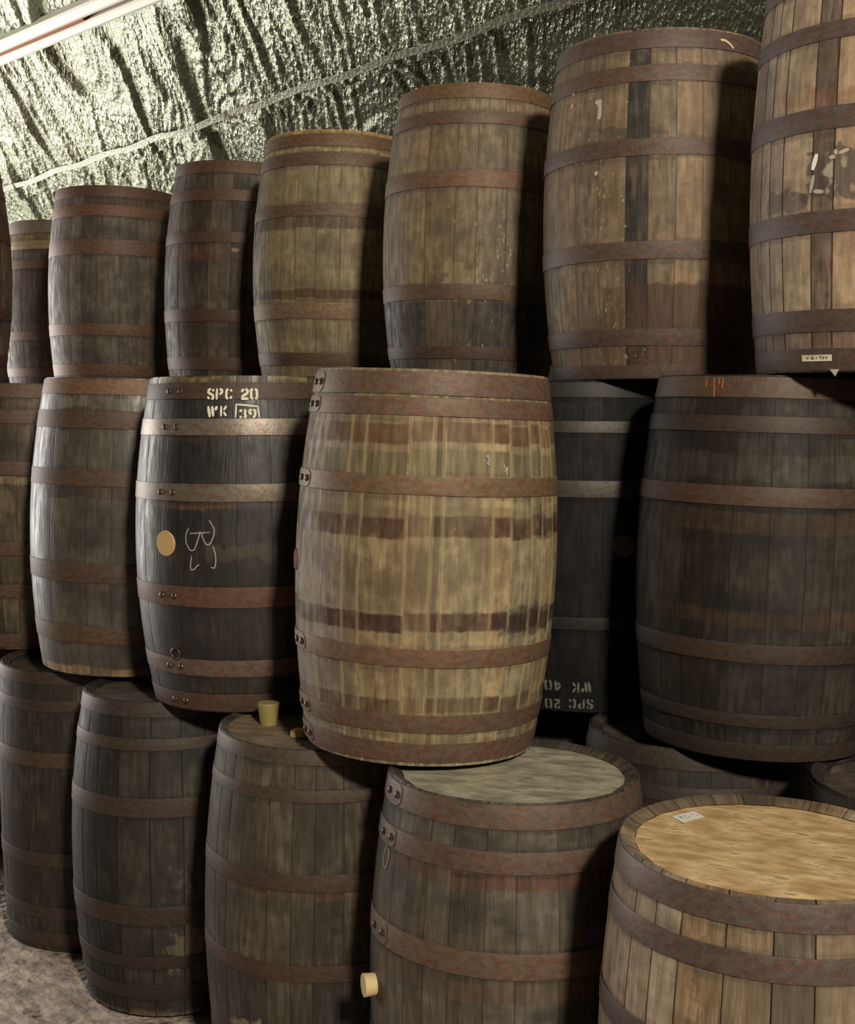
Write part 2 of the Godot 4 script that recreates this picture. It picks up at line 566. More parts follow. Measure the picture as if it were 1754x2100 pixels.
func skin(b: Dictionary, w: int, h: int) -> ImageTexture:
	var q := PackedByteArray()
	q.resize(w * h * 3)
	var wood: Color = b.wood
	var dark: Color = b.get("dark", c8(38, 34, 31))
	var dk: float = b.get("dk", 0.6)
	var pale: Color = b.get("pale", c8(168, 152, 126))
	var pk: float = b.get("pk", 0.25)
	var gk: float = b.get("grain", 0.26)
	var patchy: float = b.get("patchy", 0.5)
	var splash: float = b.get("splash", 0.0)
	var jc: Color = b.get("joint", c8(30, 25, 22))
	var jk: float = b.get("jk", 0.38)
	var jw: float = b.get("jw", 0.0012)
	var r := RandomNumberGenerator.new()
	r.seed = b.seed * 13 + 5
	var st: Array = b.staves
	var ns := st.size() - 1
	var tone := []
	var offs := []
	for k in ns:
		var m: float = 1.0 + r.randf_range(-1.0, 1.0) * b.get("vary", 0.16)
		var hue: float = r.randf_range(-1.0, 1.0) * 0.035
		var c := Color(wood.r * m * (1.0 + hue), wood.g * m, wood.b * m * (1.0 - hue))
		tone.append(c)
		offs.append([r.randi() & 511, r.randi() & 511, r.randf_range(-0.006, 0.006), r.randf_range(0.45, 1.25)])
	for d in b.get("odd", []):           # single staves of another colour: [angle, colour]
		for k in ns:
			if d[0] >= st[k] and d[0] < st[k + 1]:
				tone[k] = d[1]
	var ox := r.randi() & 511
	var oy := r.randi() & 511
	var sx := 512.0 / w * 1.0
	var sy := 512.0 / h * 1.0
	var bands: Array = b.get("bands", []).duplicate()
	for hp in b.hoops:                   # grime and hoop shadow painted along the hoops' edges
		bands.append([hp[0] - 0.010, hp[0] + 0.004, dark, 0.4])
		bands.append([hp[1] - 0.004, hp[1] + 0.007, dark, 0.3])
	var patches: Array = b.get("patch", [])
	# which bands and patches can touch a row
	for y in h:
		var t := 1.0 - (y + 0.5) / h
		var iy := int(y * sy)
		var rowc := ((iy + oy) & 511) * 512
		var rowm := ((iy * 2 + oy) & 511) * 512
		var near := []
		for d in bands:
			if t > d[0] - 0.02 and t < d[1] + 0.02:
				near.append(d)
		var nearp := []
		for d in patches:
			if t > d[2] - 0.03 and t < d[3] + 0.03:
				nearp.append(d)
		var k := -1
		var edge := -9.0
		var o := y * w * 3
		var cr := 0.0
		var cg := 0.0
		var cb := 0.0
		var so := 0
		var sp := 0
		var pm := 1.0
		var wide := radius(b, t)
		for x in w:
			var a := ((x + 0.5) / w - 0.5) * PI
			while k < 0 or (a >= edge and k < ns - 1):
				k += 1
				edge = st[k + 1]
				cr = tone[k].r
				cg = tone[k].g
				cb = tone[k].b
				so = offs[k][0]
				sp = offs[k][1]
				var along: float = cloud[((iy * 2 + sp) & 511) * 512 + so] * 0.0039 + mottle[((iy + so) & 511) * 512 + sp] * 0.0039
				pm = 1.0 + patchy * (along - 1.0)
			var ix := int(x * sx)
			var g := grain[((iy + sp) & 511) * 512 + ((ix + so) & 511)] * 0.00392
			var cl := cloud[rowc + ((ix + ox) & 511)] * 0.00392
			var mo := mottle[rowm + ((ix + so) & 511)] * 0.00392
			var sk := speck[((iy + sp) & 511) * 512 + ((ix + ox) & 511)] * 0.00392
			var m := 1.0 - gk * 0.5 + gk * g + (mo - 0.5) * 0.30 + (sk - 0.5) * 0.08
			var rr := cr * m
			var gg := cg * m
			var bb := cb * m
			m *= pm
			var dd := clampf(((cl * 0.65 + mo * 0.35) - 0.52) * 4.0, 0.0, 1.0) * dk
			rr += (dark.r - rr) * dd
			gg += (dark.g - gg) * dd
			bb += (dark.b - bb) * dd
			var pp := clampf(((1.0 - cl) * 0.6 + g * 0.4 - 0.55) * 4.0, 0.0, 1.0) * pk
			rr += (pale.r - rr) * pp
			gg += (pale.g - gg) * pp
			bb += (pale.b - bb) * pp
			for d in near:
				var tt: float = t + offs[k][2] + (mo - 0.5) * 0.006
				var soft := clampf(minf(tt - d[0], d[1] - tt) * 160.0 + 0.5, 0.0, 1.0)
				if soft > 0.0:
					var z: float = soft * clampf(d[3] * offs[k][3] * (0.55 + 0.9 * mo), 0.0, 0.95)
					var e: Color = d[2]
					rr += (e.r * (0.8 + 0.4 * g) - rr) * z
					gg += (e.g * (0.8 + 0.4 * g) - gg) * z
					bb += (e.b * (0.8 + 0.4 * g) - bb) * z
			for d in nearp:
				var inx: float = minf(a - d[0], d[1] - a) * wide
				var iny: float = minf(t - d[2], d[3] - t) * BH
				var z: float = clampf((minf(inx, iny) + (mo - 0.5) * d[6] + (cl - 0.5) * d[6]) * 120.0, 0.0, 1.0) * d[5]
				if z > 0.0:
					var e: Color = d[4]
					var f := 0.85 + 0.3 * g
					rr += (e.r * f - rr) * z
					gg += (e.g * f - gg) * z
					bb += (e.b * f - bb) * z
			if splash > 0.0:
				var z := clampf((sk - 0.93 + splash * 0.12 + (cl - 0.5) * 0.16) * 9.0, 0.0, 1.0) * 0.75
				rr += (0.72 - rr) * z
				gg += (0.66 - gg) * z
				bb += (0.56 - bb) * z
			var jd: float = minf(absf(edge - a), absf(a - st[k])) * wide
			if jd < jw * 1.8:
				var z: float = clampf(1.8 - jd / jw, 0.0, 1.0) * jk * (0.35 + 0.9 * mo)
				rr += (jc.r - rr) * z
				gg += (jc.g - gg) * z
				bb += (jc.b - bb) * z
			q[o] = clampi(int(rr * 255.0), 0, 255)
			q[o + 1] = clampi(int(gg * 255.0), 0, 255)
			q[o + 2] = clampi(int(bb * 255.0), 0, 255)
			o += 3
	for f in b.get("flecks", []):        # clusters of small dashes of pale paint: [angle, t, spread, spread, how many]
		for n in f[4]:
			var fx := int(((f[0] + r.randfn(0.0, 0.5) * f[2]) / PI + 0.5) * w)
			var fy := int((1.0 - (f[1] + r.randfn(0.0, 0.5) * f[3])) * h)
			var wide := r.randi_range(1, 3)
			var tall := r.randi_range(1, 6)
			var k := r.randf_range(0.2, 0.75)
			for yy in range(maxi(fy, 0), mini(fy + tall, h)):
				for xx in range(maxi(fx, 0), mini(fx + wide, w)):
					var at := (yy * w + xx) * 3
					for c in 3:
						q[at + c] = int(lerpf(q[at + c], [196, 180, 150][c], k * r.randf_range(0.5, 1.0)))
	return ImageTexture.create_from_image(Image.create_from_data(w, h, false, Image.FORMAT_RGB8, q))


func split_staves(b: Dictionary) -> void:
	var r := RandomNumberGenerator.new()
	r.seed = b.seed * 7 + 1
	var given: Array = b.get("joints", [])
	var st := [-PI]
	var to: float = given[0] if given else PI
	while true:
		var n: float = st[-1] + r.randf_range(0.052, 0.098) / b.rb
		if n > to - 0.15:
			break
		st.append(n)
	for a in given:
		st.append(a)
	if given:
		while true:
			var n: float = st[-1] + r.randf_range(0.052, 0.098) / b.rb
			if n > PI - 0.15:
				break
			st.append(n)
	st.append(PI)
	b.staves = st


func stave_mesh(b: Dictionary, a0: float, a1: float, seg: int, r: RandomNumberGenerator) -> ArrayMesh:
	var v := PackedVector3Array()
	var n := PackedVector3Array()
	var uv := PackedVector2Array()
	var idx := PackedInt32Array()
	var tg := PackedFloat32Array()
	var gap: float = 0.0002 / b.rb * (1.0 + b.get("gap", 0.0) * r.randf())
	var ch: float = (0.0008 + 0.0004 * minf(b.get("gap", 0.0), 3.0)) / b.rb
	var lift := r.randf_range(-0.0006, 0.0006)
	var aa := [a0 + gap, a0 + gap + ch, (a0 + a1) / 2, a1 - gap - ch, a1 - gap]
	var rr := [-0.0004 - 0.0003 * b.get("gap", 0.0), 0.0, 0.0003, 0.0, -0.0004 - 0.0003 * b.get("gap", 0.0)]
	var lean := [-0.35, -0.03, 0.0, 0.03, 0.35]
	var ts := [0.0, 0.004]
	for k in range(1, seg):
		ts.append(float(k) / seg)
	ts.append_array([0.996, 1.0])
	var rows := ts.size()
	for j in rows:
		var t: float = ts[j]
		var slope_r: float = -4.0 * (b.rb - b.rh) * (2.0 * t - 1.0) / BH
		var end := -0.003 if (j == 0 or j == rows - 1) else 0.0
		for i in 5:
			v.append(on(b, aa[i], t, rr[i] + lift + end))
			var th: float = b.face + aa[i] + lean[i]
			n.append(Vector3(sin(th), -slope_r, cos(th)).normalized())
			uv.append(Vector2(aa[i] / PI + 0.5, 1.0 - t))
			tg.append_array([cos(th), 0.0, -sin(th), 1.0])
	for j in rows - 1:
		for i in 4:
			var k := j * 5 + i
			idx.append_array([k, k + 6, k + 1, k, k + 5, k + 6])
	# the two edges and the inner face
	for side in 3:
		var o := v.size()
		for j in rows:
			var t: float = ts[j]
			var inn := -0.024 - (0.004 if j == rows - 1 or j == 0 else 0.0)
			var pa: float = [aa[0], aa[4], aa[0]][side]
			var p := on(b, pa, t, (rr[0] + lift) if side < 2 else inn)
			var p2 := on(b, pa if side < 2 else aa[4], t, inn)
			var low := BH - 0.013
			if side == 2:
				p.y = minf(p.y, low)
			p2.y = minf(p2.y, low)
			v.append(p)
			v.append(p2)
			var th: float = b.face + pa
			var nn := Vector3(-cos(th), 0, sin(th)) if side == 0 else (Vector3(cos(th), 0, -sin(th)) if side == 1 else Vector3(-sin(th), 0, -cos(th)))
			for k in 2:
				n.append(nn)
				uv.append(Vector2(pa / PI + 0.5 + (0.01 * k if side == 2 else 0.0), 1.0 - t))
				tg.append_array([0.0, 1.0, 0.0, 1.0])
		for j in rows - 1:
			var k := o + j * 2
			if side == 1:
				idx.append_array([k, k + 2, k + 3, k, k + 3, k + 1])
			else:
				idx.append_array([k, k + 3, k + 2, k, k + 1, k + 3])
	# end grain, sloping inwards at the top
	for end in 2:
		var o := v.size()
		var t := 1.0 if end else 0.0
		for i in 5:
			v.append(on(b, aa[i], t, rr[i] + lift - 0.003))
			var p := on(b, aa[i], t, -0.028)
			p.y -= 0.013 if end else 0.0
			v.append(p)
			for k in 2:
				n.append(Vector3.UP if end else Vector3.DOWN)
				uv.append(Vector2(aa[i] / PI + 0.5, 0.002 + 0.02 * k if end else 0.998))
				tg.append_array([1.0, 0.0, 0.0, 1.0])
		for i in 4:
			var k := o + i * 2
			if end:
				idx.append_array([k, k + 1, k + 3, k, k + 3, k + 2])
			else:
				idx.append_array([k, k + 3, k + 1, k, k + 2, k + 3])
	return arrays(v, n, uv, idx, tg)


func hoop_mesh(b: Dictionary, t0: float, t1: float, a0: float, a1: float, base: float, thick: float, seg: int, round_end := false) -> ArrayMesh:
	var v := PackedVector3Array()
	var n := PackedVector3Array()
	var uv := PackedVector2Array()
	var idx := PackedInt32Array()
	var tg := PackedFloat32Array()
	var c := 0.0008 / BH
	# (t, outward offset, normal outwards, normal upwards)
	var prof := [[t0, base, -1.0, 0.0], [t0, base, 0.0, -1.0], [t0, base + thick - 0.0005, 0.0, -1.0], [t0, base + thick - 0.0005, 0.6, -0.8], [t0 + c, base + thick, 1.0, -0.08], [t1 - c, base + thick, 1.0, 0.08], [t1, base + thick - 0.0005, 0.6, 0.8], [t1, base + thick - 0.0005, 0.0, 1.0], [t1, base, 0.0, 1.0], [t1, base, -1.0, 0.0]]
	var np := prof.size()
	for i in seg + 1:
		var f := float(i) / seg
		var a := lerpf(a0, a1, f)
		var squeeze := 1.0
		if round_end and (i == 0 or i == seg):
			squeeze = 0.62
		elif round_end and (i == 1 or i == seg - 1):
			squeeze = 0.9
		for p in prof:
			var t: float = (p[0] - (t0 + t1) / 2) * squeeze + (t0 + t1) / 2
			v.append(on(b, a, t, p[1] + (0.0 if p[2] >= 0.0 else -0.001)))
			var th: float = b.face + a
			var sl: float = -4.0 * (b.rb - b.rh) * (2.0 * t - 1.0) / BH
			n.append((Vector3(sin(th), -sl, cos(th)) * p[2] + Vector3.UP * p[3]).normalized())
			uv.append(Vector2(a * b.rb / 0.6 + b.seed * 0.37 + t0 * 3.1, -t * BH / 0.6 + b.seed * 0.11))
			tg.append_array([cos(th), 0.0, -sin(th), 1.0])
	for i in seg:
		for j in np - 1:
			var k := i * np + j
			idx.append_array([k, k + 1, k + np + 1, k, k + np + 1, k + np])
	for e in 2:                        # close the two ends
		if a1 - a0 > 6.2:
			break
		var o := v.size()
		var th: float = b.face + (a1 if e else a0)
		for p in prof:
			var t: float = (p[0] - (t0 + t1) / 2) * (0.62 if round_end else 1.0) + (t0 + t1) / 2
			v.append(on(b, a1 if e else a0, t, p[1]))
			n.append(Vector3(cos(th), 0, -sin(th)) * (1.0 if e else -1.0))
			uv.append(Vector2(0, 0))
			tg.append_array([0.0, 1.0, 0.0, 1.0])
		for j in range(1, np - 1):
			idx.append_array([o, o + j, o + j + 1] if e else [o, o + j + 1, o + j])
	return arrays(v, n, uv, idx, tg)


func hoop_mat(b: Dictionary, color: Color, k: int, shine: float) -> StandardMaterial3D:
	var lum := color.get_luminance()
	color = color.lerp(Color(lum * 1.04, lum * 0.985, lum * 0.90), 0.42)
	var key := "hoop iron %s %d %.2f" % [color.to_html(), k, shine]
	if not mats.has(key):
		var m := StandardMaterial3D.new()
		m.resource_name = key
		m.albedo_texture = rust_tex[k]
		m.albedo_color = color
		m.metallic = 0.12 + 0.6 * shine
		m.roughness = 0.62 - 0.22 * shine
		m.normal_enabled = true
		m.normal_texture = rust_normal
		m.normal_scale = 0.16
		mats[key] = m
	return mats[key]


func dome(r: float, high: float) -> ArrayMesh:
	var key := "dome %.4f %.4f" % [r, high]
	if not shared.has(key):
		var st := SurfaceTool.new()
		st.begin(Mesh.PRIMITIVE_TRIANGLES)
		st.set_smooth_group(0)
		var rings := [[0.0, 1.0], [0.45, 0.92], [0.8, 0.62], [1.0, 0.0]]
		for i in 3:
			for j in 12:
				var p := []
				for c in [[i, j], [i, j + 1], [i + 1, j + 1], [i + 1, j]]:
					var f: float = c[1] * TAU / 12
					p.append(Vector3(rings[c[0]][0] * r * cos(f), rings[c[0]][1] * high, rings[c[0]][0] * r * sin(f)))
				for k in ([0, 1, 2, 0, 2, 3] if i else [0, 2, 3]):
					st.add_vertex(p[k])
		st.generate_normals()
		shared[key] = st.commit()
	return shared[key]


func fix_on(o: Node3D, b: Dictionary, a: float, t: float, out: float) -> void:
	# stands a thing made around +y on the barrel's side, its y pointing outwards
	var th: float = b.face + a
	var y := Vector3(sin(th), 4.0 * (b.rb - b.rh) * (2.0 * t - 1.0) / BH, cos(th)).normalized()
	var x := Vector3(cos(th), 0, -sin(th))
	o.transform = Transform3D(Basis(x, y, x.cross(y)), on(b, a, t, out))


func lathe(prof: Array, seg: int) -> ArrayMesh:
	# prof: [radius, height] from bottom to top, smooth except where a point repeats
	var st := SurfaceTool.new()
	st.begin(Mesh.PRIMITIVE_TRIANGLES)
	for i in prof.size() - 1:
		st.set_smooth_group(i)
		for j in seg:
			var p := []
			for c in [[i, j], [i + 1, j], [i + 1, j + 1], [i, j + 1]]:
				var f: float = c[1] * TAU / seg
				var q = prof[c[0]]
				p.append(Vector3(q[0] * cos(f), q[1], q[0] * sin(f)))
			for k in [0, 1, 2, 0, 2, 3]:
				if k == 3 and prof[i][0] == 0.0:
					st.add_vertex(p[0])
				else:
					st.add_vertex(p[k])
	st.generate_normals()
	return st.commit()


func stroke(st: SurfaceTool, b: Dictionary, pts: Array, width: float, out: float) -> void:
	# a ribbon of paint along (angle, t) points on the side of a barrel
	var fine := []
	for i in pts.size() - 1:
		var steps := 3
		for s in steps:
			fine.append([lerpf(pts[i][0], pts[i + 1][0], s / float(steps)), lerpf(pts[i][1], pts[i + 1][1], s / float(steps))])
	fine.append(pts[-1])
	var l := []
	var rr := []
	for i in fine.size():
		var p = fine[maxi(i - 1, 0)]
		var q = fine[mini(i + 1, fine.size() - 1)]
		var d := Vector2((q[0] - p[0]) * b.rb, (q[1] - p[1]) * BH).normalized()
		var w := width * (0.62 if i == 0 or i == fine.size() - 1 else 1.0) * 0.5
		l.append(on(b, fine[i][0] - d.y * w / b.rb, fine[i][1] + d.x * w / BH, out))
		rr.append(on(b, fine[i][0] + d.y * w / b.rb, fine[i][1] - d.x * w / BH, out))
	for i in fine.size() - 1:
		for p in [l[i], l[i + 1], rr[i + 1], l[i], rr[i + 1], rr[i]]:
			st.add_vertex(p)


func strokes(called: String, b: Dictionary, root: Node3D, list: Array, width: float, out: float, mat: Material, label := "") -> void:
	for pts in list:
		var st := SurfaceTool.new()
		st.begin(Mesh.PRIMITIVE_TRIANGLES)
		stroke(st, b, pts, width, out)
		st.generate_normals()
		var o := obj(called, st.commit(), mat, root)
		if label:
			o.set_meta("label", label)


const GLYPH := {
	"S": [[[0.5, 0.95], [0.2, 0.86], [0.14, 0.66], [0.45, 0.52], [0.82, 0.38], [0.86, 0.14], [0.6, 0.04]], [[0.72, 0.93], [0.88, 0.74]], [[0.1, 0.26], [0.34, 0.06]]],
	"P": [[[0.16, 0.0], [0.16, 1.0]], [[0.5, 0.94], [0.82, 0.84], [0.84, 0.64], [0.5, 0.46]]],
	"C": [[[0.38, 0.97], [0.17, 0.78], [0.17, 0.22], [0.38, 0.03]], [[0.66, 0.92], [0.86, 0.72]], [[0.86, 0.3], [0.64, 0.07]]],
	"2": [[[0.1, 0.68], [0.38, 0.94]], [[0.56, 0.95], [0.86, 0.78], [0.74, 0.54], [0.12, 0.24]], [[0.06, 0.07], [0.92, 0.07]]],
	"0": [[[0.36, 0.97], [0.16, 0.8], [0.16, 0.2], [0.36, 0.03]], [[0.64, 0.97], [0.84, 0.8], [0.84, 0.2], [0.64, 0.03]]],
	"W": [[[0.06, 1.0], [0.28, 0.0]], [[0.46, 1.0], [0.62, 0.06]], [[0.95, 1.0], [0.8, 0.62]]],
	"K": [[[0.16, 0.0], [0.16, 1.0]], [[0.86, 1.0], [0.5, 0.58]], [[0.5, 0.42], [0.86, 0.04]]],
	"3": [[[0.08, 0.72], [0.36, 0.94]], [[0.62, 0.96], [0.82, 0.8], [0.7, 0.52], [0.84, 0.22], [0.62, 0.03]], [[0.12, 0.2], [0.32, 0.05]]],
	"9": [[[0.4, 0.96], [0.15, 0.82], [0.15, 0.58], [0.4, 0.42]], [[0.6, 0.97], [0.85, 0.78], [0.82, 0.32], [0.56, 0.03]]],
	"4": [[[0.72, 0.0], [0.72, 1.0]], [[0.56, 0.95], [0.1, 0.42]], [[0.1, 0.3], [0.95, 0.3]]],
}


func lettering(called: String, b: Dictionary, root: Node3D, glyphs: Array, out: float, mat: Material, upside: bool, label: String) -> void:
	# glyphs: [character, left angle, right angle, bottom t, top t]
	for g in glyphs:
		var st := SurfaceTool.new()
		st.begin(Mesh.PRIMITIVE_TRIANGLES)
		for s in GLYPH[g[0]]:
			var pts := []
			for p in s:
				var x: float = 1.0 - p[0] if upside else p[0]
				var y: float = 1.0 - p[1] if upside else p[1]
				pts.append([lerpf(g[1], g[2], x), lerpf(g[3], g[4], y)])
			stroke(st, b, pts, (g[2] - g[1]) * b.rb * 0.29, out)
		st.generate_normals()
		var o := obj(called, st.commit(), mat, root)
		o.set_meta("label", "%s, letter %s" % [label, g[0]])


func sheet_on(b: Dictionary, pts: Array, out: float) -> ArrayMesh:
	# a flat patch glued or painted on the barrel's side, outlined by (angle, t) points
	var poly := PackedVector2Array()
	for i in pts.size():
		var p = pts[i]
		var q = pts[(i + 1) % pts.size()]
		for s in 4:
			poly.append(Vector2(lerpf(p[0], q[0], s / 4.0), lerpf(p[1], q[1], s / 4.0)))
	var tri := Geometry2D.triangulate_polygon(poly)
	var st := SurfaceTool.new()
	st.begin(Mesh.PRIMITIVE_TRIANGLES)
	for k in tri:
		st.add_vertex(on(b, poly[k].x, poly[k].y, out))
	st.generate_normals()
	return st.commit()


func head_wood(kind: String) -> StandardMaterial3D:
	if not mats.has("head " + kind):
		var m := StandardMaterial3D.new()
		m.resource_name = "barrel head " + kind
		var fresh := kind == "fresh"
		var lo: Color = {"fresh": c8(172, 138, 94), "grey": c8(122, 118, 100), "dusty": c8(92, 78, 60), "dark": c8(56, 48, 40)}[kind]
		var hi: Color = {"fresh": c8(230, 202, 154), "grey": c8(188, 182, 158), "dusty": c8(140, 122, 96), "dark": c8(92, 80, 66)}[kind]
		var q := PackedByteArray()
		q.resize(512 * 512 * 3)
		var o := 0
		for y in 512:
			for x in 512:
				var g := grain[x * 512 + (((y * (1 if fresh else 2))) & 511)] / 255.0
				var c := cloud[((y * 2 + 77) & 511) * 512 + ((x + 31) & 511)] / 255.0
				var mo := mottle[x * 512 + ((y * 2) & 511)] / 255.0
				var s := speck[y * 512 + x] / 255.0
				var f := clampf(0.5 + (g - 0.5) * 0.22 + (c - 0.5) * 1.25 + (mo - 0.5) * 0.16, 0.0, 1.0)
				var col := lo.lerp(hi, f)
				if mo * c > 0.44:
					col = col.lerp(c8(96, 78, 54), clampf((mo * c - 0.44) * 6.0, 0.0, 0.45))
				if not fresh and s > 0.87 and c < 0.5:
					col = col.lerp(c8(190, 184, 160), 0.6)
				q[o] = col.r8
				q[o + 1] = col.g8
				q[o + 2] = col.b8
				o += 3
		m.albedo_texture = ImageTexture.create_from_image(Image.create_from_data(512, 512, false, Image.FORMAT_RGB8, q))
		m.roughness = 0.62 if fresh else 0.7
		m.normal_enabled = true
		m.normal_texture = rust_normal
		m.normal_scale = 0.25
		mats["head " + kind] = m
	return mats["head " + kind]


func add_head(b: Dictionary, root: Node3D) -> void:
	# boards side by side, cut to a disc, lying a little below the chime
	var r: float = radius(b, 0.96) - 0.0235
	var y: float = BH - b.get("head_depth", 0.030)
	var ang: float = b.get("head_turn", 0.3)
	var mat := head_wood(b.get("head", "dark"))
	var rr := RandomNumberGenerator.new()
	rr.seed = b.seed + 900
	var cuts := [-r]
	while cuts[-1] < r - 0.05:
		cuts.append(minf(cuts[-1] + rr.randf_range(0.062, 0.1), r))
	if cuts[-1] < r:
		cuts[-1] = r
	for k in cuts.size() - 1:
		var g := 0.0005
		var c0: float = cuts[k] + g
		var c1: float = cuts[k + 1] - g
		var st := SurfaceTool.new()
		st.begin(Mesh.PRIMITIVE_TRIANGLES)
		st.set_smooth_group(-1)
		var n := 6
		var drop := rr.randf_range(0.0, 0.0008)
		var shift := Vector2(rr.randf(), rr.randf() * 0.1 + cuts[k] / (2.2 * r))
		var top := []
		for i in n + 1:
			var c := lerpf(c0, c1, float(i) / n)
			var half := sqrt(maxf(r * r - c * c, 0.0))
			top.append([Vector2(-half, c), Vector2(half, c)])
		for i in n:
			for p in [top[i][0], top[i + 1][1], top[i + 1][0], top[i][0], top[i][1], top[i + 1][1]]:
				st.set_uv(Vector2(p.x / (2.2 * r) + 0.5, shift.y + (p.y - cuts[k]) / (2.2 * r) + shift.x * 0.0))
				st.add_vertex(Vector3(p.x * cos(ang) - p.y * sin(ang), y - drop, p.x * sin(ang) + p.y * cos(ang)))
		for e in 2:                      # the board's long edges, seen in the joints
			var pr = top[n if e else 0]
			var w := [pr[0], pr[1]]
			for q in ([[0, 0], [1, 1], [1, 0], [0, 0], [0, 1], [1, 1]] if e else [[0, 0], [1, 0], [1, 1], [0, 0], [1, 1], [0, 1]]):
				var p: Vector2 = w[q[0]]
				st.set_uv(Vector2(p.x / (2.2 * r) + 0.5, shift.y))
				st.add_vertex(Vector3(p.x * cos(ang) - p.y * sin(ang), y - drop - 0.012 * q[1], p.x * sin(ang) + p.y * cos(ang)))
		st.generate_normals()
		st.generate_tangents()
		obj("head_board", st.commit(), mat, root)


func disc(r: float, y: float) -> ArrayMesh:
	var key := "disc %.3f %.3f" % [r, y]
	if not shared.has(key):
		shared[key] = lathe([[0.0, y - 0.006], [r, y - 0.006], [r, y + 0.006], [0.0, y + 0.006]], 32)
	return shared[key]


func barrel(b: Dictionary) -> Node3D:
	var root := thing("barrel", b.label, "barrel", b.get("group", ""))
	var y: float = b.tier * BH
	var up := Vector3(b.get("lx", 0.0), 1.0, b.get("lz", 0.0)).normalized()
	var xa := Vector3(1, -up.x, 0).normalized()
	var za := xa.cross(up).normalized()
	root.transform = Transform3D(Basis(up.cross(za).normalized(), up, za), Vector3(b.x, y + 0.25 * b.rh * Vector2(b.get("lx", 0.0), b.get("lz", 0.0)).length() + b.get("dy", 0.0), b.z))
	b.face = atan2(-b.x, -b.z)
	split_staves(b)
	var size: Array = b.get("tex", [352, 416])
	var m := StandardMaterial3D.new()
	m.resource_name = "oak staves %d" % b.seed
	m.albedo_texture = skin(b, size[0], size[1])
	m.roughness = b.get("rough", 0.72)
	m.roughness_texture = gloss_map
	m.roughness_texture_channel = BaseMaterial3D.TEXTURE_CHANNEL_RED
	m.metallic_specular = b.get("spec", 0.33)
	m.normal_enabled = true
	m.normal_texture = grain_normal
	m.normal_scale = b.get("relief", 0.18)
	var r := RandomNumberGenerator.new()
	r.seed = b.seed * 31
	var seg: int = b.get("seg", 16)
	for k in b.staves.size() - 1:
		obj("stave", stave_mesh(b, b.staves[k], b.staves[k + 1], seg, r), m, root)
	var hk := 0
	var lap: float = b.get("lap", 9.0)
	for h in b.hoops:
		var shine: float = h[3] if h.size() > 3 else 0.1
		var hm := hoop_mat(b, h[2], (hk + b.seed) % 2, shine)
		var hoop := obj("hoop", hoop_mesh(b, h[0], h[1], -PI + 2.0, PI + 2.0, 0.0004, 0.0019, 72), hm, root)
		hk += 1
		if lap < 9.0:
			var la: float = lap + (h[4] if h.size() > 4 else 0.0)
			obj("lap", hoop_mesh(b, h[0] + 0.0008, h[1] - 0.0008, la - 0.32, la, 0.0023, 0.0018, 12, true), hm, hoop)
			for s in b.get("rivets", [-0.17, -0.045]):
				var rv := obj("rivet", dome(0.0085, 0.005), plain_mat("rivet iron", c8(92, 74, 66), 0.4, 0.75), hoop)
				fix_on(rv, b, la + s, (h[0] + h[1]) / 2, 0.005)
	add_head(b, root)
	obj("bottom_head", disc(snappedf(b.rh - 0.03, 0.005), 0.035), head_wood("dark"), root)
	return root


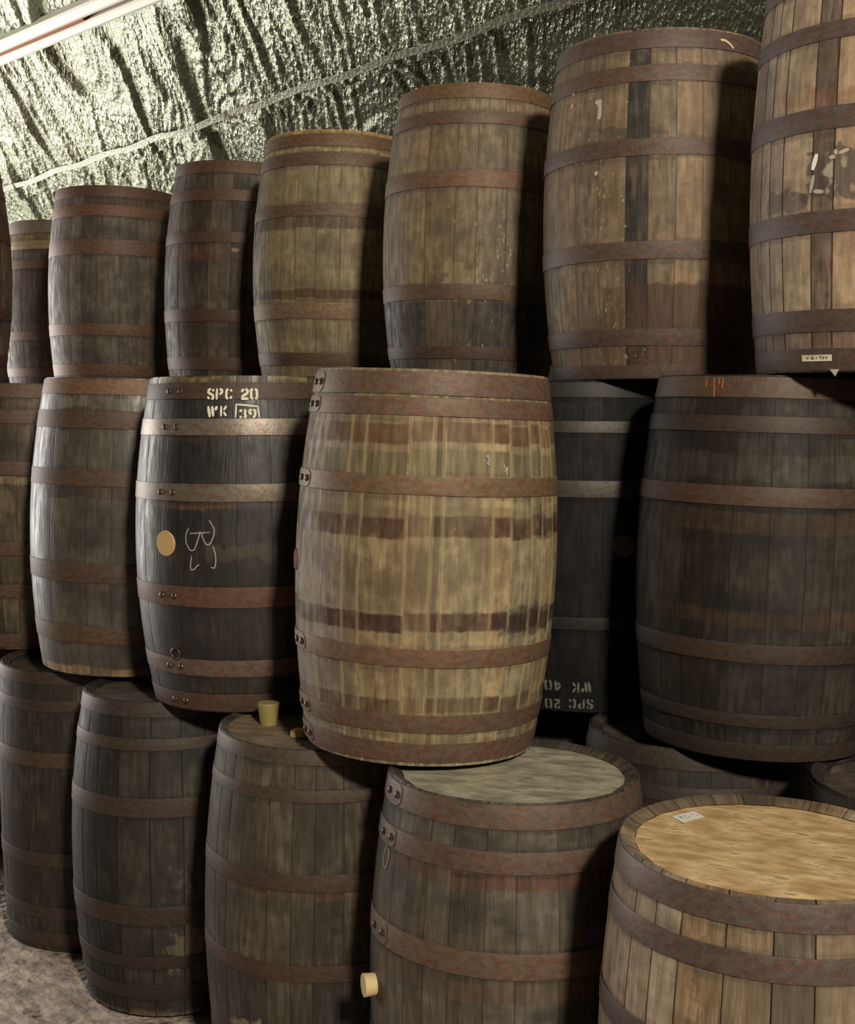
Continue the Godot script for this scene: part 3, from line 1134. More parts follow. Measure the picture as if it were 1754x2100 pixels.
func make_front_barrels() -> void:
	var brown := c8(118, 84, 68)
	var red := c8(124, 76, 58)
	var plum := c8(104, 82, 78)
	var ochre := c8(134, 102, 72)
	var ink := plain_mat("white stencil paint", c8(228, 222, 198), 0.75)
	var chalk := plain_mat("chalk", c8(160, 157, 146), 0.9)

	# A: the barrel set forward in the middle of the stack
	var a := {"dy": 0.003, "seed": 1, "tier": 1, "x": -0.0155, "z": -3.166, "rh": 0.2759, "rb": 0.3166, "lx": 0.0287, "lz": -0.0021,
		"label": "large yellowish barrel in the centre leaning slightly, with pale seams between its staves",
		"wood": c8(142, 127, 100), "dark": c8(92, 78, 60), "dk": 0.55, "pale": c8(176, 160, 120), "pk": 0.35, "vary": 0.07, "grain": 0.3,
		"joint": c8(172, 154, 114), "jk": 0.62, "jw": 0.0034, "tex": [768, 896], "seg": 24, "lap": -1.09, "rough": 0.78,
		"joints": [-1.28, -1.05, -0.935, -0.64, -0.5, -0.155, 0.025, 0.1, 0.48, 0.64, 0.855, 1.0, 1.2],
		"odd": [[-1.1, c8(136, 124, 110)], [-1.0, c8(128, 116, 104)], [-0.8, c8(132, 120, 106)], [-0.6, c8(126, 110, 88)], [-0.3, c8(128, 110, 84)], [-0.1, c8(134, 116, 88)], [0.06, c8(116, 106, 84)]],
		"bands": [[0.584, 0.636, c8(78, 58, 46), 0.75], [0.636, 0.66, c8(104, 92, 70), 0.4], [0.348, 0.394, c8(70, 50, 42), 0.85], [0.819, 0.868, c8(92, 68, 50), 0.7], [0.735, 0.80, c8(96, 88, 66), 0.55], [0.14, 0.178, c8(84, 66, 50), 0.65]],
		"patch": [[-0.62, -0.1, 0.44, 0.50, c8(98, 82, 64), 0.4, 0.02], [0.55, 1.2, 0.33, 0.41, c8(52, 48, 46), 0.5, 0.03], [0.9, 1.35, 0.585, 0.65, c8(52, 44, 42), 0.5, 0.03]],
		"flecks": [[0.1, 0.004, 1.8, 0.008, 260], [0.5, 0.6, 0.8, 0.3, 40]],
		"hoops": [[0.011, 0.061, c8(132, 96, 78)], [0.089, 0.136, c8(134, 98, 76)], [0.259, 0.305, c8(146, 108, 80)], [0.689, 0.736, c8(148, 112, 78)], [0.884, 0.929, c8(136, 102, 78)], [0.936, 0.993, c8(132, 100, 80)]]}
	var n := barrel(a)
	var bung := obj("bung", lathe([[0.0, -0.01], [0.026, -0.01], [0.026, 0.002], [0.022, 0.004], [0.0, 0.004]], 24), plain_mat("red bung", c8(118, 58, 44), 0.8), n)
	bung.set_meta("label", "dull red bung at the left edge of the centre barrel")
	fix_on(bung, a, -1.345, 0.49, 0.0)
	strokes("chalk_mark", a, n, [[[0.415, 0.788], [0.435, 0.793], [0.44, 0.78], [0.425, 0.772], [0.442, 0.768]], [[0.56, 0.772], [0.585, 0.758]], [[0.57, 0.752], [0.6, 0.765], [0.585, 0.742]]], 0.004, 0.0015, chalk)

	# B: below it, with a wide dusty head showing
	var b := {"seed": 2, "tier": 0, "x": 0.195, "z": -2.91, "rh": 0.2796, "rb": 0.3198, "lx": 0.0049, "lz": -0.0023,
		"label": "dark barrel on the floor at bottom centre with a dusty grey head and riveted hoops",
		"wood": c8(84, 76, 66), "dark": c8(44, 42, 40), "dk": 0.6, "pale": c8(128, 112, 92), "pk": 0.3, "vary": 0.2, "tex": [640, 736], "seg": 20, "lap": -0.99, "rivets": [-0.205, -0.055], "relief": 0.35,
		"bands": [[0.80, 0.838, c8(92, 62, 50), 0.7], [0.54, 0.60, c8(96, 74, 58), 0.5], [0.62, 0.70, c8(96, 82, 66), 0.4]],
		"hoops": [[0.03, 0.085, brown], [0.11, 0.155, brown], [0.30, 0.355, brown], [0.598, 0.658, c8(132, 102, 80)], [0.838, 0.889, c8(124, 92, 80)], [0.939, 0.994, c8(126, 100, 84)]],
		"head": "grey", "head_turn": 0.25, "head_depth": 0.013}
	n = barrel(b)
	bung = obj("bung", lathe([[0.0, -0.01], [0.023, -0.01], [0.0255, 0.022], [0.0255, 0.026], [0.0, 0.027]], 28), plain_mat("pale bung", c8(214, 190, 142), 0.7), n)
	bung.set_meta("label", "pale wooden bung sticking out of the left side")
	fix_on(bung, b, -1.2, 0.475, 0.0)
	strokes("chalk_mark", b, n, [[[-1.135, 0.835], [-1.165, 0.8], [-1.14, 0.7825], [-1.095, 0.78], [-1.07, 0.8075], [-1.07, 0.8275], [-1.135, 0.835]]], 0.0035, 0.0012, chalk)

	# BR: nearest, with a fresh yellow head
	var br := {"seed": 3, "tier": 0, "x": 0.65, "z": -2.4228, "rh": 0.2875, "rb": 0.3189, "lx": 0.009, "lz": 0.0207,
		"label": "nearest barrel at lower right with a clean yellow head and a white sticker on it",
		"wood": c8(154, 136, 113), "dark": c8(84, 74, 64), "dk": 0.45, "pale": c8(188, 168, 140), "pk": 0.35, "vary": 0.11, "tex": [640, 704], "seg": 22, "gap": 3.0, "relief": 0.4,
		"joint": c8(46, 36, 30), "jk": 0.85,
		"odd": [[0.1, c8(92, 84, 76)], [0.2, c8(96, 88, 80)], [-0.3, c8(150, 124, 94)]],
		"patch": [[-0.42, 1.6, -0.1, 1.1, c8(92, 80, 64), 0.45, 0.04]],  # shade painted over all but the lit left strip
		"hoops": [[0.02, 0.07, plum], [0.11, 0.155, plum], [0.31, 0.36, plum], [0.64, 0.692, plum, 0.3], [0.843, 0.892, c8(122, 100, 98), 0.35], [0.938, 0.992, c8(124, 104, 102), 0.35]],
		"head": "fresh", "head_turn": 0.42, "head_depth": 0.015}
	n = barrel(br)
	add_sticker(n, br)

	# M3: black barrel with the stencilled lettering
	var m3 := {"dy": 0.003, "seed": 4, "tier": 1, "x": -0.4987, "z": -3.678, "rh": 0.2643, "rb": 0.3129, "lx": -0.0112, "lz": 0.0022,
		"label": "black barrel with white stencilled lettering at the top, shiny hoops and a cork bung",
		"wood": c8(46, 42, 39), "dark": c8(28, 27, 26), "dk": 0.65, "pale": c8(92, 83, 74), "pk": 0.22, "vary": 0.2, "tex": [640, 736], "seg": 20, "lap": -0.6, "rivets": [-0.225, -0.075], "rough": 0.62, "spec": 0.5,
		"bands": [[0.612, 0.632, c8(104, 70, 48), 0.6], [0.813, 0.826, c8(90, 62, 44), 0.6], [0.975, 1.0, c8(128, 110, 72), 0.8]],
		"patch": [[-0.38, 0.2, 0.46, 0.52, c8(84, 74, 60), 0.5, 0.03], [-1.5, -1.0, 0.2, 0.8, c8(112, 102, 92), 0.5, 0.04]],
		"hoops": [[0.004, 0.057, c8(112, 78, 64)], [0.112, 0.163, c8(136, 112, 102), 0.35], [0.322, 0.383, c8(132, 86, 62)], [0.633, 0.685, c8(140, 130, 116), 0.5], [0.826, 0.875, c8(156, 150, 142), 0.7], [0.932, 0.98, c8(98, 76, 64)]],
		"head": "dusty"}
	n = barrel(m3)
	lettering("stencilled_letter", m3, n, [["S", -0.38, -0.305, 0.93, 0.9625], ["P", -0.295, -0.22, 0.93, 0.9625], ["C", -0.205, -0.13, 0.93, 0.9625], ["2", -0.06, 0.02, 0.93, 0.9625], ["0", 0.025, 0.105, 0.93, 0.9625]], 0.0038, ink, false, "white stencilled letters SPC 20 on the top hoop")
	lettering("stencilled_letter", m3, n, [["W", -0.37, -0.275, 0.879, 0.911], ["K", -0.25, -0.18, 0.881, 0.912], ["3", -0.075, 0.0, 0.876, 0.902], ["9", 0.01, 0.085, 0.876, 0.902]], 0.0012, ink, false, "white stencilled letters WK 39 below the top hoop")
	strokes("stencilled_frame", m3, n, [[[-0.105, 0.877], [-0.1, 0.916], [-0.03, 0.914], [0.095, 0.910], [0.11, 0.877]]], 0.0045, 0.0012, ink)
	strokes("chalk_mark", m3, n, [
		[[-0.515, 0.5575], [-0.54, 0.54], [-0.545, 0.525], [-0.54, 0.51], [-0.51, 0.4925], [-0.49, 0.49], [-0.465, 0.4925], [-0.44, 0.5125], [-0.415, 0.5375], [-0.41, 0.5475]],
		[[-0.39, 0.545], [-0.395, 0.535], [-0.375, 0.52], [-0.36, 0.51], [-0.335, 0.508], [-0.315, 0.515], [-0.29, 0.535], [-0.285, 0.555], [-0.31, 0.57], [-0.33, 0.58]],
		[[-0.51, 0.54], [-0.32, 0.545]],
		[[-0.3, 0.505], [-0.28, 0.485], [-0.275, 0.465], [-0.28, 0.4475], [-0.29, 0.44], [-0.32, 0.4425]],
		[[-0.49, 0.475], [-0.5, 0.455], [-0.505, 0.44], [-0.5, 0.4325], [-0.47, 0.435], [-0.445, 0.445], [-0.42, 0.45]]], 0.0032, 0.0014, chalk, "hand-drawn chalk loops beside the bung")
	bung = obj("bung", lathe([[0.0, -0.02], [0.034, -0.02], [0.034, 0.0015], [0.031, 0.003], [0.029, 0.0022], [0.0, 0.0024]], 28), plain_mat("cork bung", c8(196, 164, 108), 0.85), n)
	bung.set_meta("label", "round cork-coloured bung")
	fix_on(bung, m3, -0.765, 0.507, 0.0)
	var ring := TorusMesh.new()
	ring.inner_radius = 0.012
	ring.outer_radius = 0.018
	ring.rings = 20
	ring.ring_segments = 8
	var rg := obj("wire_loop", ring, plain_mat("rivet iron", c8(92, 74, 66), 0.4, 0.75), n)
	fix_on(rg, m3, -0.725, 0.175, 0.003)

	# M2
	n = barrel({"dy": 0.004, "seed": 5, "tier": 1, "x": -0.9466, "z": -4.1243, "rh": 0.2656, "rb": 0.3074, "lx": 0.0194, "lz": -0.0044,
		"label": "dark brown barrel with an orange-brown top hoop, left of the stencilled black barrel",
		"wood": c8(76, 70, 62), "dark": c8(44, 41, 38), "dk": 0.65, "pale": c8(124, 114, 98), "pk": 0.25, "vary": 0.2, "tex": [448, 512], "rough": 0.58, "spec": 0.5,
		"bands": [[0.0, 0.03, c8(150, 124, 88), 0.8], [0.895, 0.94, c8(112, 104, 88), 0.5], [0.6, 0.64, c8(60, 46, 40), 0.7], [0.83, 0.9, c8(80, 58, 48), 0.4]],
		"hoops": [[0.113, 0.172, c8(118, 92, 68)], [0.321, 0.384, c8(112, 84, 70)], [0.64, 0.695, c8(116, 86, 72)], [0.832, 0.89, c8(112, 84, 70)], [0.945, 0.996, c8(156, 110, 76)]]})
	# M1
	barrel({"seed": 6, "tier": 1, "x": -1.4, "z": -4.6, "rh": 0.265, "rb": 0.308,
		"label": "dim brown barrel of the middle tier at the left edge of the view",
		"wood": c8(78, 69, 57), "dark": c8(48, 42, 36), "dk": 0.7, "pale": c8(142, 122, 86), "pk": 0.35, "vary": 0.22,
		"bands": [[0.62, 0.65, c8(140, 124, 92), 0.7]],
		"hoops": [[0.01, 0.06, brown], [0.2, 0.25, brown], [0.36, 0.41, brown], [0.66, 0.71, brown], [0.85, 0.9, brown], [0.945, 0.995, brown]]})
	# M5: nearly black, upside down lettering
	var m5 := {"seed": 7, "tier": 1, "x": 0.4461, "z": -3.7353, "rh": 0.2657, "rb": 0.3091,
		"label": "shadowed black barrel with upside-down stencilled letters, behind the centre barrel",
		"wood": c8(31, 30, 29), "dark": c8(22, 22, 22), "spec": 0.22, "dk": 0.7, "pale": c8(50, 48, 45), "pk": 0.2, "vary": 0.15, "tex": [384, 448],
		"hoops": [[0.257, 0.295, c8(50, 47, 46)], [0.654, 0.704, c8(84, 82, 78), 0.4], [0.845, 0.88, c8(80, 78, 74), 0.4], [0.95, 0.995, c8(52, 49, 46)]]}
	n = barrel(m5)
	lettering("stencilled_letter", m5, n, [["0", -0.35, -0.27, 0.0655, 0.0975], ["4", -0.255, -0.18, 0.0655, 0.0975], ["K", -0.08, -0.005, 0.0635, 0.0955], ["W", 0.015, 0.105, 0.0655, 0.0975]], 0.0012, plain_mat("worn stencil paint", c8(104, 102, 94), 0.85), true, "worn upside-down stencilled letters WK 40")
	lettering("stencilled_letter", m5, n, [["0", -0.355, -0.275, 0.008, 0.038], ["2", -0.26, -0.19, 0.008, 0.038], ["C", -0.115, -0.035, 0.012, 0.043], ["P", -0.02, 0.05, 0.012, 0.043], ["S", 0.065, 0.135, 0.012, 0.043]], 0.0012, plain_mat("worn stencil paint", c8(104, 102, 94), 0.85), true, "worn upside-down stencilled letters SPC 20")
	bung = obj("bung", lathe([[0.0, -0.02], [0.03, -0.02], [0.03, 0.001], [0.0, 0.0015]], 24), plain_mat("dark bung", c8(84, 72, 62), 0.85), n)
	fix_on(bung, m5, 0.36, 0.51, 0.0)

	# M6
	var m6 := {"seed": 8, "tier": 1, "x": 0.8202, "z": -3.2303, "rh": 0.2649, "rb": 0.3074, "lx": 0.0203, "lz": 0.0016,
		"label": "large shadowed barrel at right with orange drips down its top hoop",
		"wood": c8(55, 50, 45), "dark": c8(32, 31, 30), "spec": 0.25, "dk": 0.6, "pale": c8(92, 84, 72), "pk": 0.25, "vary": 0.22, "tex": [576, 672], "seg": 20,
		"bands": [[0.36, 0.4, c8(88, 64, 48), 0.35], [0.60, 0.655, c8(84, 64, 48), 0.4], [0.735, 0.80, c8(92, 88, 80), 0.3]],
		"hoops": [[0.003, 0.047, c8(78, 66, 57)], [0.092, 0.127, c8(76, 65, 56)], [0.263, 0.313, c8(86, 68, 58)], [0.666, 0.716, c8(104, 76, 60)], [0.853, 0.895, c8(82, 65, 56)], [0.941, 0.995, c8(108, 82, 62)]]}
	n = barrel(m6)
	strokes("paint_drip", m6, n, [[[-0.55, 0.992], [-0.548, 0.966]], [[-0.48, 0.992], [-0.468, 0.965], [-0.458, 0.94]], [[-0.43, 0.992], [-0.425, 0.972]], [[-0.397, 0.992], [-0.393, 0.962]]], 0.0045, 0.0036, plain_mat("orange drip", c8(158, 92, 46), 0.65), "orange drips on the top hoop")

	# bottom tier, left
	barrel({"seed": 9, "tier": 0, "x": -0.7369, "z": -3.7883, "rh": 0.2513, "rb": 0.2929, "lx": -0.0108, "lz": -0.0062,
		"label": "tall dark barrel on the floor with a pale torn patch low on its side",
		"wood": c8(54, 50, 45), "dark": c8(32, 31, 30), "dk": 0.6, "pale": c8(88, 81, 72), "pk": 0.22, "vary": 0.2, "tex": [512, 576], "seg": 18, "gap": 2.5, "jk": 0.9,
		"patch": [[-0.02, 0.3, 0.16, 0.345, c8(104, 94, 76), 0.8, 0.07], [-0.05, 0.25, 0.09, 0.14, c8(88, 78, 66), 0.5, 0.07], [-0.05, 0.2, 0.40, 0.50, c8(92, 86, 76), 0.5, 0.08], [-0.5, 1.2, 0.0, 0.02, c8(112, 98, 78), 0.6, 0.02]],
		"bands": [[0.0, 0.012, c8(110, 96, 76), 0.7]],
		"hoops": [[0.06, 0.11, c8(68, 56, 50)], [0.165, 0.205, c8(72, 58, 51)], [0.307, 0.369, c8(82, 64, 56)], [0.648, 0.707, c8(88, 70, 62)], [0.852, 0.889, c8(88, 72, 64)], [0.953, 0.998, c8(84, 72, 70)]],
		"head": "dark", "head_depth": 0.014})
	barrel({"seed": 10, "tier": 0, "x": -0.2715, "z": -3.3333, "rh": 0.2644, "rb": 0.2996, "lx": 0.0094, "lz": 0.0118,
		"label": "brown barrel on the floor carrying a loose yellow bung on its dusty head",
		"wood": c8(74, 67, 58), "dark": c8(50, 46, 42), "dk": 0.5, "pale": c8(140, 124, 98), "pk": 0.28, "vary": 0.18, "tex": [576, 640], "seg": 18, "gap": 1.5,
		"bands": [[0.24, 0.372, c8(58, 54, 50), 0.7], [0.895, 0.958, c8(98, 86, 72), 0.4], [0.60, 0.625, c8(110, 76, 56), 0.4]],
		"patch": [[-0.85, -0.5, 0.18, 0.24, c8(150, 138, 112), 0.7, 0.04]],
		"hoops": [[0.03, 0.08, c8(84, 68, 58)], [0.10, 0.148, c8(84, 68, 58)], [0.372, 0.418, c8(100, 72, 60)], [0.622, 0.669, c8(96, 72, 60)], [0.86, 0.893, c8(96, 78, 64)], [0.958, 0.998, c8(100, 86, 74)]],
		"head": "dusty", "head_depth": 0.009})
	barrel({"seed": 11, "tier": 0, "x": -1.0998, "z": -4.2521, "rh": 0.2739, "rb": 0.2866, "lx": -0.0103, "lz": 0.0126,
		"label": "shadowed brown barrel on the floor at the lower left edge of the view",
		"wood": c8(60, 54, 48), "dark": c8(52, 46, 42), "dk": 0.6, "pale": c8(132, 116, 92), "pk": 0.25, "vary": 0.16, "tex": [384, 448],
		"hoops": [[0.02, 0.07, c8(84, 68, 58)], [0.12, 0.165, c8(84, 68, 58)], [0.31, 0.36, c8(84, 68, 58)], [0.664, 0.718, c8(104, 78, 62)], [0.86, 0.9, c8(84, 68, 58)], [0.955, 0.998, c8(84, 68, 58)]]})

	# dark ones at the lower right, behind
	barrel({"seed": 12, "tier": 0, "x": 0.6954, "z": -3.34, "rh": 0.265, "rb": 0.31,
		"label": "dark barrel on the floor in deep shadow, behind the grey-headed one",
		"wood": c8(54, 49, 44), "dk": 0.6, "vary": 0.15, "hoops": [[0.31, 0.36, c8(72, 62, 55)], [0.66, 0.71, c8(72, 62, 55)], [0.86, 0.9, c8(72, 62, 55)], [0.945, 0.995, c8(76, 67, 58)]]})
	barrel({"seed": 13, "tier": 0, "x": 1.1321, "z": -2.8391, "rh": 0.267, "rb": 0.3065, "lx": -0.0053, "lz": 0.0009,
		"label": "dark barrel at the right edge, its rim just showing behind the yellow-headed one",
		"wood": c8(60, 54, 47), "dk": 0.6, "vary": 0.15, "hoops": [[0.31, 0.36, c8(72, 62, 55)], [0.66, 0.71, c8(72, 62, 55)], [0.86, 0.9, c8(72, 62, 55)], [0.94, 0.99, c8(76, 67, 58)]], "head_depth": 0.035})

	# top tier, left to right
	barrel({"seed": 14, "tier": 2, "x": -2.02, "z": -5.36, "rh": 0.265, "rb": 0.31,
		"label": "reddish barrel of the top tier just inside the left edge of the view",
		"wood": c8(98, 78, 66), "dk": 0.5, "vary": 0.15, "tex": [256, 320], "hoops": [[0.01, 0.06, red], [0.1, 0.15, red], [0.31, 0.36, red], [0.66, 0.71, red], [0.86, 0.9, red], [0.945, 0.995, brown]]})
	var t1 := {"seed": 15, "tier": 2, "x": -1.9566, "z": -7.037, "rh": 0.265, "rb": 0.31,
		"label": "far top-tier barrel at left with a broad yellow hoop and a dark bung hole",
		"wood": c8(78, 66, 58), "dk": 0.6, "vary": 0.15, "tex": [256, 320],
		"bands": [[0.86, 0.94, c8(142, 118, 72), 0.8], [0.55, 0.75, c8(66, 50, 46), 0.5]],
		"hoops": [[0.01, 0.06, brown], [0.1, 0.15, brown], [0.31, 0.36, brown], [0.72, 0.77, c8(120, 92, 62)], [0.83, 0.88, c8(168, 142, 88)], [0.925, 0.995, c8(132, 124, 112)]]}
	n = barrel(t1)
	bung = obj("bung_hole", lathe([[0.0, -0.004], [0.024, -0.004], [0.024, 0.001], [0.0, 0.001]], 20), plain_mat("bung hole black", c8(12, 11, 10), 0.9), n)
	fix_on(bung, t1, 0.22, 0.535, 0.0)
	barrel({"seed": 16, "tier": 2, "x": -1.4308, "z": -6.0165, "rh": 0.2636, "rb": 0.3006, "lx": 0.0081, "lz": -0.0022,
		"label": "grey-brown top-tier barrel with five reddish hoops, second whole one from the left",
		"wood": c8(94, 85, 76), "dark": c8(56, 52, 50), "dk": 0.6, "pale": c8(134, 124, 108), "pk": 0.3, "vary": 0.18,
		"bands": [[0.905, 0.943, c8(86, 66, 54), 0.6]],
		"hoops": [[0.0, 0.04, c8(96, 80, 68)], [0.074, 0.131, c8(136, 92, 68)], [0.271, 0.327, c8(138, 94, 70)], [0.662, 0.737, c8(138, 94, 72)], [0.849, 0.904, c8(148, 96, 68)], [0.944, 0.998, c8(128, 86, 68)]]})
	barrel({"dy": 0.005, "seed": 17, "tier": 2, "x": -0.8009, "z": -5.4715, "rh": 0.2686, "rb": 0.3063, "lx": 0.0317, "lz": -0.0042,
		"label": "narrow-looking dark top-tier barrel leaning right against its lighter neighbour",
		"wood": c8(82, 72, 63), "dark": c8(48, 44, 40), "dk": 0.7, "pale": c8(130, 118, 98), "pk": 0.25, "vary": 0.26,
		"bands": [[0.56, 0.62, c8(110, 68, 52), 0.4]], "patch": [[-0.12, 0.0, 0.595, 0.615, c8(170, 150, 112), 0.8, 0.01]],
		"hoops": [[0.076, 0.132, c8(112, 82, 66)], [0.288, 0.343, c8(110, 76, 62)], [0.635, 0.682, c8(116, 78, 64)], [0.82, 0.87, c8(128, 86, 64)], [0.942, 0.997, c8(128, 86, 66)]]})
	barrel({"seed": 18, "tier": 2, "x": -0.3446, "z": -4.8705, "rh": 0.2641, "rb": 0.3108, "lx": 0.0147, "lz": -0.0012,
		"label": "light olive-brown top-tier barrel with an ochre worn rim, fourth from the right",
		"wood": c8(134, 118, 90), "dark": c8(84, 74, 60), "dk": 0.55, "pale": c8(160, 142, 106), "pk": 0.3, "vary": 0.08, "tex": [416, 480],
		"bands": [[0.61, 0.655, c8(92, 78, 62), 0.8], [0.34, 0.375, c8(92, 68, 50), 0.8], [0.98, 1.0, c8(174, 138, 84), 0.9], [0.91, 0.933, c8(172, 146, 102), 0.6], [0.0, 0.085, c8(112, 94, 70), 0.5]],
		"hoops": [[0.084, 0.133, c8(118, 88, 64)], [0.264, 0.328, c8(162, 128, 88)], [0.659, 0.705, c8(138, 104, 76)], [0.859, 0.909, c8(132, 98, 74)], [0.934, 0.983, c8(140, 104, 70)]]})
	barrel({"seed": 19, "tier": 2, "x": 0.1308, "z": -4.2, "rh": 0.2449, "rb": 0.2882, "lx": 0.02, "lz": -0.0022,
		"label": "brown top-tier barrel with pale splashes on its belly and a darker lower quarter",
		"wood": c8(126, 108, 86), "dark": c8(74, 68, 60), "dk": 0.5, "pale": c8(152, 134, 104), "pk": 0.3, "vary": 0.1, "flecks": [[0.1, 0.33, 0.16, 0.05, 60], [0.33, 0.45, 0.13, 0.13, 70], [0.02, 0.55, 0.3, 0.25, 40], [-0.05, 0.1, 0.25, 0.06, 30]], "tex": [480, 544], "seg": 18,
		"bands": [[0.0, 0.275, c8(62, 58, 54), 0.75], [0.985, 1.0, c8(176, 138, 78), 0.9], [0.905, 0.945, c8(142, 120, 92), 0.4]],
		"patch": [[-0.3, 0.1, 0.295, 0.39, c8(150, 130, 98), 0.6, 0.08]],
		"hoops": [[0.081, 0.123, c8(104, 76, 62)], [0.278, 0.329, c8(128, 96, 72)], [0.649, 0.704, c8(146, 104, 72)], [0.861, 0.904, c8(128, 96, 72)], [0.947, 0.996, c8(144, 106, 68)]]})
	var t6 := {"dy": 0.002, "seed": 20, "tier": 2, "x": 0.634, "z": -3.6725, "rh": 0.2796, "rb": 0.3176, "lx": -0.005, "lz": -0.0028,
		"label": "wide brown top-tier barrel speckled with white paint, one dark stave down its front",
		"wood": c8(124, 104, 82), "dark": c8(76, 66, 56), "dk": 0.4, "pale": c8(152, 134, 108), "pk": 0.3, "vary": 0.1, "flecks": [[-0.6, 0.78, 0.3, 0.12, 40], [-0.48, 0.6, 0.16, 0.1, 40], [-0.4, 0.42, 0.25, 0.14, 50], [-0.42, 0.18, 0.2, 0.12, 45], [0.05, 0.9, 0.5, 0.06, 40], [-0.1, 0.988, 0.9, 0.012, 120], [-0.3, 0.06, 0.4, 0.05, 40], [-0.75, 0.68, 0.12, 0.1, 20]], "tex": [576, 672], "seg": 20,
		"joints": [-1.2, -0.98, -0.74, -0.5, -0.26, -0.08, 0.14, 0.36, 0.62, 0.85],
		"odd": [[-0.17, c8(58, 54, 50)]],
		"patch": [[-0.26, 1.3, -0.05, 0.278, c8(78, 58, 48), 0.75, 0.015], [-0.5, -0.26, -0.05, 0.27, c8(88, 66, 52), 0.6, 0.015], [-0.5, 0.1, 0.68, 0.72, c8(66, 58, 52), 0.5, 0.03]],
		"hoops": [[0.002, 0.041, c8(108, 82, 74)], [0.096, 0.144, c8(112, 84, 74)], [0.341, 0.392, c8(118, 94, 84)], [0.634, 0.682, c8(116, 90, 78)], [0.845, 0.892, c8(124, 92, 76)], [0.94, 0.992, c8(116, 88, 80)]]}
	n = barrel(t6)
	strokes("paint_splash", t6, n, [[[0.55, 0.968], [0.6, 0.968], [0.65, 0.96], [0.69, 0.948]]], 0.006, 0.0036, plain_mat("cream paint", c8(206, 190, 150), 0.7), "cream arc of paint on the top hoop")
	strokes("paint_splash", t6, n, [[[-0.545, 0.80], [-0.52, 0.79], [-0.515, 0.765], [-0.525, 0.75]], [[-0.57, 0.802], [-0.5, 0.80]], [[-0.535, 0.60], [-0.515, 0.59]], [[-0.86, 0.855], [-0.83, 0.84]], [[-0.84, 0.815], [-0.85, 0.8]]], 0.012, 0.0012, plain_mat("grey paint", c8(176, 166, 148), 0.8), "greyish white paint splashes")
	var t7 := {"dy": 0.006, "seed": 21, "tier": 2, "x": 1.052, "z": -3.08, "rh": 0.2727, "rb": 0.3023, "lx": 0.0033, "lz": 0.0006,
		"label": "pale barrel at the top right corner with purple-brown hoops and a torn white painted mark",
		"wood": c8(150, 130, 108), "dark": c8(88, 76, 66), "dk": 0.45, "pale": c8(176, 158, 132), "pk": 0.35, "vary": 0.16, "tex": [640, 736], "seg": 20, "gap": 2.5, "jk": 0.9,
		"joints": [-1.28, -1.075, -0.94, -0.785, -0.515, -0.35, -0.1, 0.12],
		"odd": [[-0.45, c8(104, 88, 76)]],
		"patch": [[-0.6, 0.1, 0.40, 0.545, c8(86, 76, 72), 0.75, 0.06], [-1.0, -0.52, 0.385, 0.44, c8(86, 72, 66), 0.6, 0.03], [-0.8, 0.3, 0.64, 0.68, c8(128, 88, 62), 0.4, 0.03], [-0.432, -0.322, 0.428, 0.508, c8(176, 166, 144), 0.85, 0.035], [-0.315, -0.245, 0.43, 0.505, c8(170, 160, 138), 0.8, 0.05]],
		"bands": [[0.0, 0.10, c8(98, 82, 74), 0.6]],
		"hoops": [[0.003, 0.057, c8(104, 84, 78)], [0.097, 0.151, c8(108, 86, 80)], [0.335, 0.388, c8(116, 94, 90)], [0.581, 0.635, c8(118, 96, 92)], [0.796, 0.838, c8(118, 96, 92)], [0.93, 0.985, c8(116, 94, 88)]]}
	n = barrel(t7)
	strokes("painted_mark", t7, n, [[[-0.48, 0.525], [-0.51, 0.4875]]], 0.011, 0.0014, plain_mat("bright white paint", c8(240, 236, 224), 0.6), "bright white upright stroke of paint")
	var worn := plain_mat("worn white paint", c8(176, 166, 146), 0.85)
	strokes("painted_mark", t7, n, [[[-0.5, 0.475], [-0.525, 0.4325]], [[-0.5, 0.4365], [-0.42, 0.4325]], [[-0.34, 0.53], [-0.335, 0.5175]], [[-0.315, 0.52], [-0.245, 0.5275]], [[-0.385, 0.512], [-0.34, 0.513]]], 0.009, 0.0013, worn)
	var paper := plain_mat("cream paper", c8(214, 206, 176), 0.8)
	var stick := obj("sticker", sheet_on(t7, [[-0.605, 0.026], [-0.605, 0.0415], [-0.345, 0.0415], [-0.345, 0.026]], 0.0036), paper, n)
	stick.set_meta("label", "small cream sticker with worn upside-down print")
	strokes("faded_print", t7, n, [[[-0.56, 0.037], [-0.55, 0.031], [-0.54, 0.037]], [[-0.52, 0.036], [-0.49, 0.036]], [[-0.52, 0.032], [-0.49, 0.032]], [[-0.47, 0.037], [-0.47, 0.031]], [[-0.45, 0.037], [-0.43, 0.037], [-0.435, 0.031]], [[-0.42, 0.037], [-0.405, 0.034], [-0.42, 0.031]], [[-0.395, 0.037], [-0.38, 0.034], [-0.395, 0.031]]], 0.0018, 0.0041, plain_mat("faded ink", c8(96, 88, 76), 0.9))
	var corner := obj("paper_corner", sheet_on(t7, [[-0.365, 0.006], [-0.285, 0.006], [-0.32, -0.012]], 0.0042), plain_mat("grey paper", c8(176, 168, 148), 0.85), n)
	corner.set_meta("label", "torn paper corner hanging below the bottom hoop")


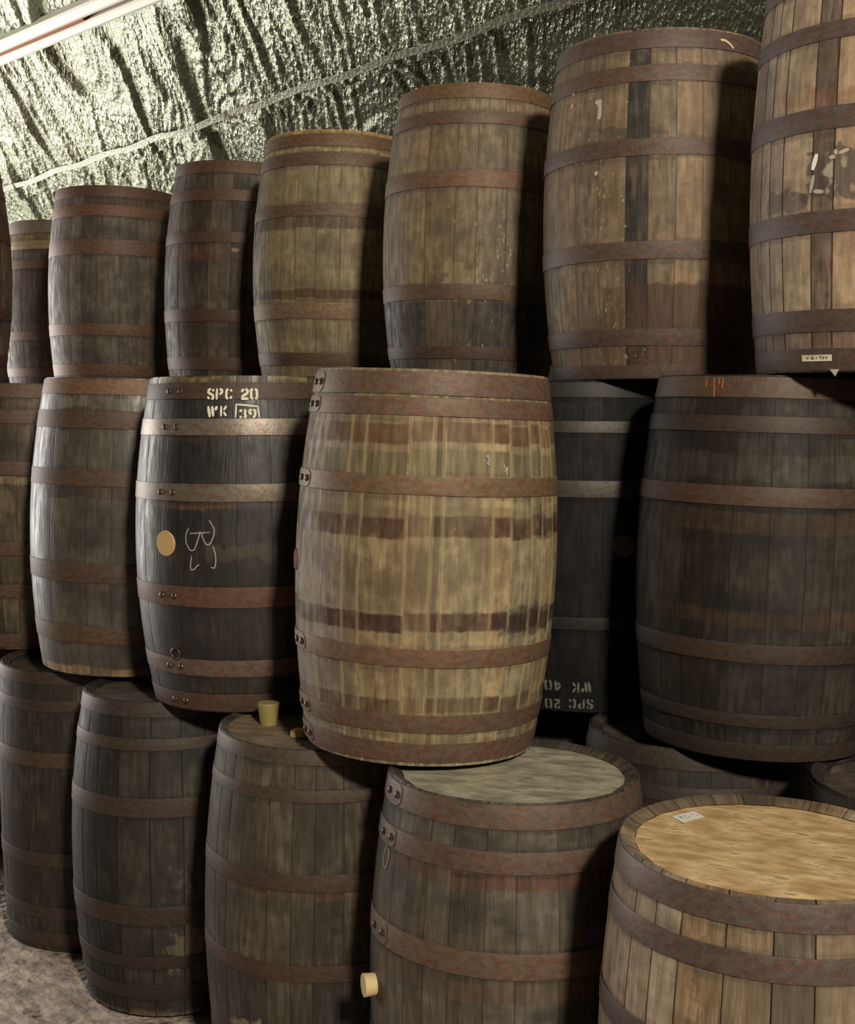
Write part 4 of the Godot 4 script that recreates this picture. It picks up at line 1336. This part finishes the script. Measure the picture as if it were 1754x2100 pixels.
func add_sticker(root: Node3D, b: Dictionary) -> void:
	var y := BH - 0.015 + 0.0009
	var st := SurfaceTool.new()
	st.begin(Mesh.PRIMITIVE_TRIANGLES)
	var c := [[0.497, -2.58], [0.549, -2.617], [0.565, -2.581], [0.514, -2.543]]
	var p := []
	for q in c:
		p.append(Vector3(q[0] - b.x - 0.0079, y, q[1] - b.z - 0.018))
	for k in [0, 1, 2, 0, 2, 3]:
		st.add_vertex(p[k])
	st.generate_normals()
	var o := obj("sticker", st.commit(), plain_mat("white sticker", c8(232, 230, 220), 0.6), root)
	o.set_meta("label", "small white printed sticker on the head")
	st = SurfaceTool.new()
	st.begin(Mesh.PRIMITIVE_TRIANGLES)
	var e1: Vector3 = p[1] - p[0]
	var e2: Vector3 = p[3] - p[0]
	for m in [[0.18, 0.2, 0.12, 0.3], [0.40, 0.22, 0.07, 0.2], [0.46, 0.46, 0.1, 0.1], [0.24, 0.62, 0.2, 0.06], [0.74, 0.2, 0.04, 0.25], [0.8, 0.55, 0.08, 0.08]]:
		var o0: Vector3 = p[0] + e1 * m[0] + e2 * m[1] + Vector3.UP * 0.0003
		var q := [o0, o0 + e1 * m[2], o0 + e1 * m[2] + e2 * m[3], o0 + e2 * m[3]]
		for k in [0, 1, 2, 0, 2, 3]:
			st.add_vertex(q[k])
	st.generate_normals()
	obj("faded_print", st.commit(), plain_mat("grey print", c8(168, 172, 164), 0.8), root)


func make_hidden_barrels() -> void:
	var spots := [
		[-0.05, -4.25, 1, "second-row barrel hidden behind the black stencilled barrel and the centre barrel"],
		[-0.48, -4.82, 1, "second-row barrel hidden in the middle tier, under the light olive-brown one"],
		[-0.92, -5.38, 1, "second-row barrel hidden in the middle tier, under the leaning dark one"],
		[-1.45, -5.92, 1, "second-row barrel hidden in the middle tier, under the grey-brown one"],
		[-2.0, -7.05, 1, "second-row barrel hidden in the middle tier, under the far yellow-hooped one"],
		[-1.86, -5.08, 1, "middle-tier barrel just outside the left edge, under the reddish one"],
		[1.40, -2.70, 1, "middle-tier barrel just outside the right edge, beside the shadowed barrel with orange drips"],
		[0.38, -4.0, 0, "floor barrel hidden under the shadowed black barrel with upside-down letters"],
		[-0.12, -4.55, 0, "floor barrel hidden in the back row, behind the one carrying the yellow bung"],
		[-0.62, -5.0, 0, "floor barrel hidden in the back row, behind the one with the pale torn patch"],
		[-1.1, -5.5, 0, "floor barrel hidden in the back row, behind the lower left barrel"],
		[-1.6, -6.0, 0, "floor barrel hidden in the back row, under the column of the grey-brown one"],
		[-2.05, -7.0, 0, "floor barrel hidden farthest back at left, under the yellow-hooped one"],
		[-1.78, -5.12, 0, "floor barrel just outside the left edge of the view"],
		[1.72, -2.55, 0, "floor barrel just outside the right edge of the view"],
	]
	var k := 0
	for s in spots:
		barrel({"seed": 40 + k, "tier": s[2], "x": s[0], "z": s[1], "rh": 0.265, "rb": 0.307, "label": s[3],
			"wood": c8(92, 80, 66), "dk": 0.5, "vary": 0.15, "tex": [96, 112], "seg": 10,
			"hoops": [[0.01, 0.06, c8(112, 84, 70)], [0.11, 0.155, c8(112, 84, 70)], [0.31, 0.36, c8(112, 84, 70)], [0.64, 0.69, c8(112, 84, 70)], [0.85, 0.9, c8(112, 84, 70)], [0.94, 0.99, c8(112, 84, 70)]]})
		k += 1


func make_loose_things() -> void:
	var y := BH - 0.009
	var o := obj("bung", lathe([[0.0, 0.0], [0.0195, 0.0], [0.0215, 0.002], [0.0285, 0.056], [0.0275, 0.059], [0.0, 0.0595]], 32), plain_mat("yellow silicone", c8(150, 134, 80), 0.6), self)
	o.position = Vector3(-0.407, y, -3.335)
	o.set_meta("label", "yellow tapered bung standing on the head of a floor barrel below the lettered one")
	o.set_meta("category", "bung")
	o.set_meta("group", "loose bungs")
	taken["bung"] = 0
	var c := obj(numbered("bung"), lathe([[0.0, 0.0], [0.02, 0.0], [0.023, 0.003], [0.022, 0.013], [0.016, 0.018], [0.0, 0.02]], 28), plain_mat("pale wood", c8(206, 170, 112), 0.7), self)
	c.position = Vector3(-0.316, y, -3.215)
	c.set_meta("label", "flat pale wooden bung lying beside the foot of the centre barrel")
	c.set_meta("category", "bung")
	c.set_meta("group", "loose bungs")
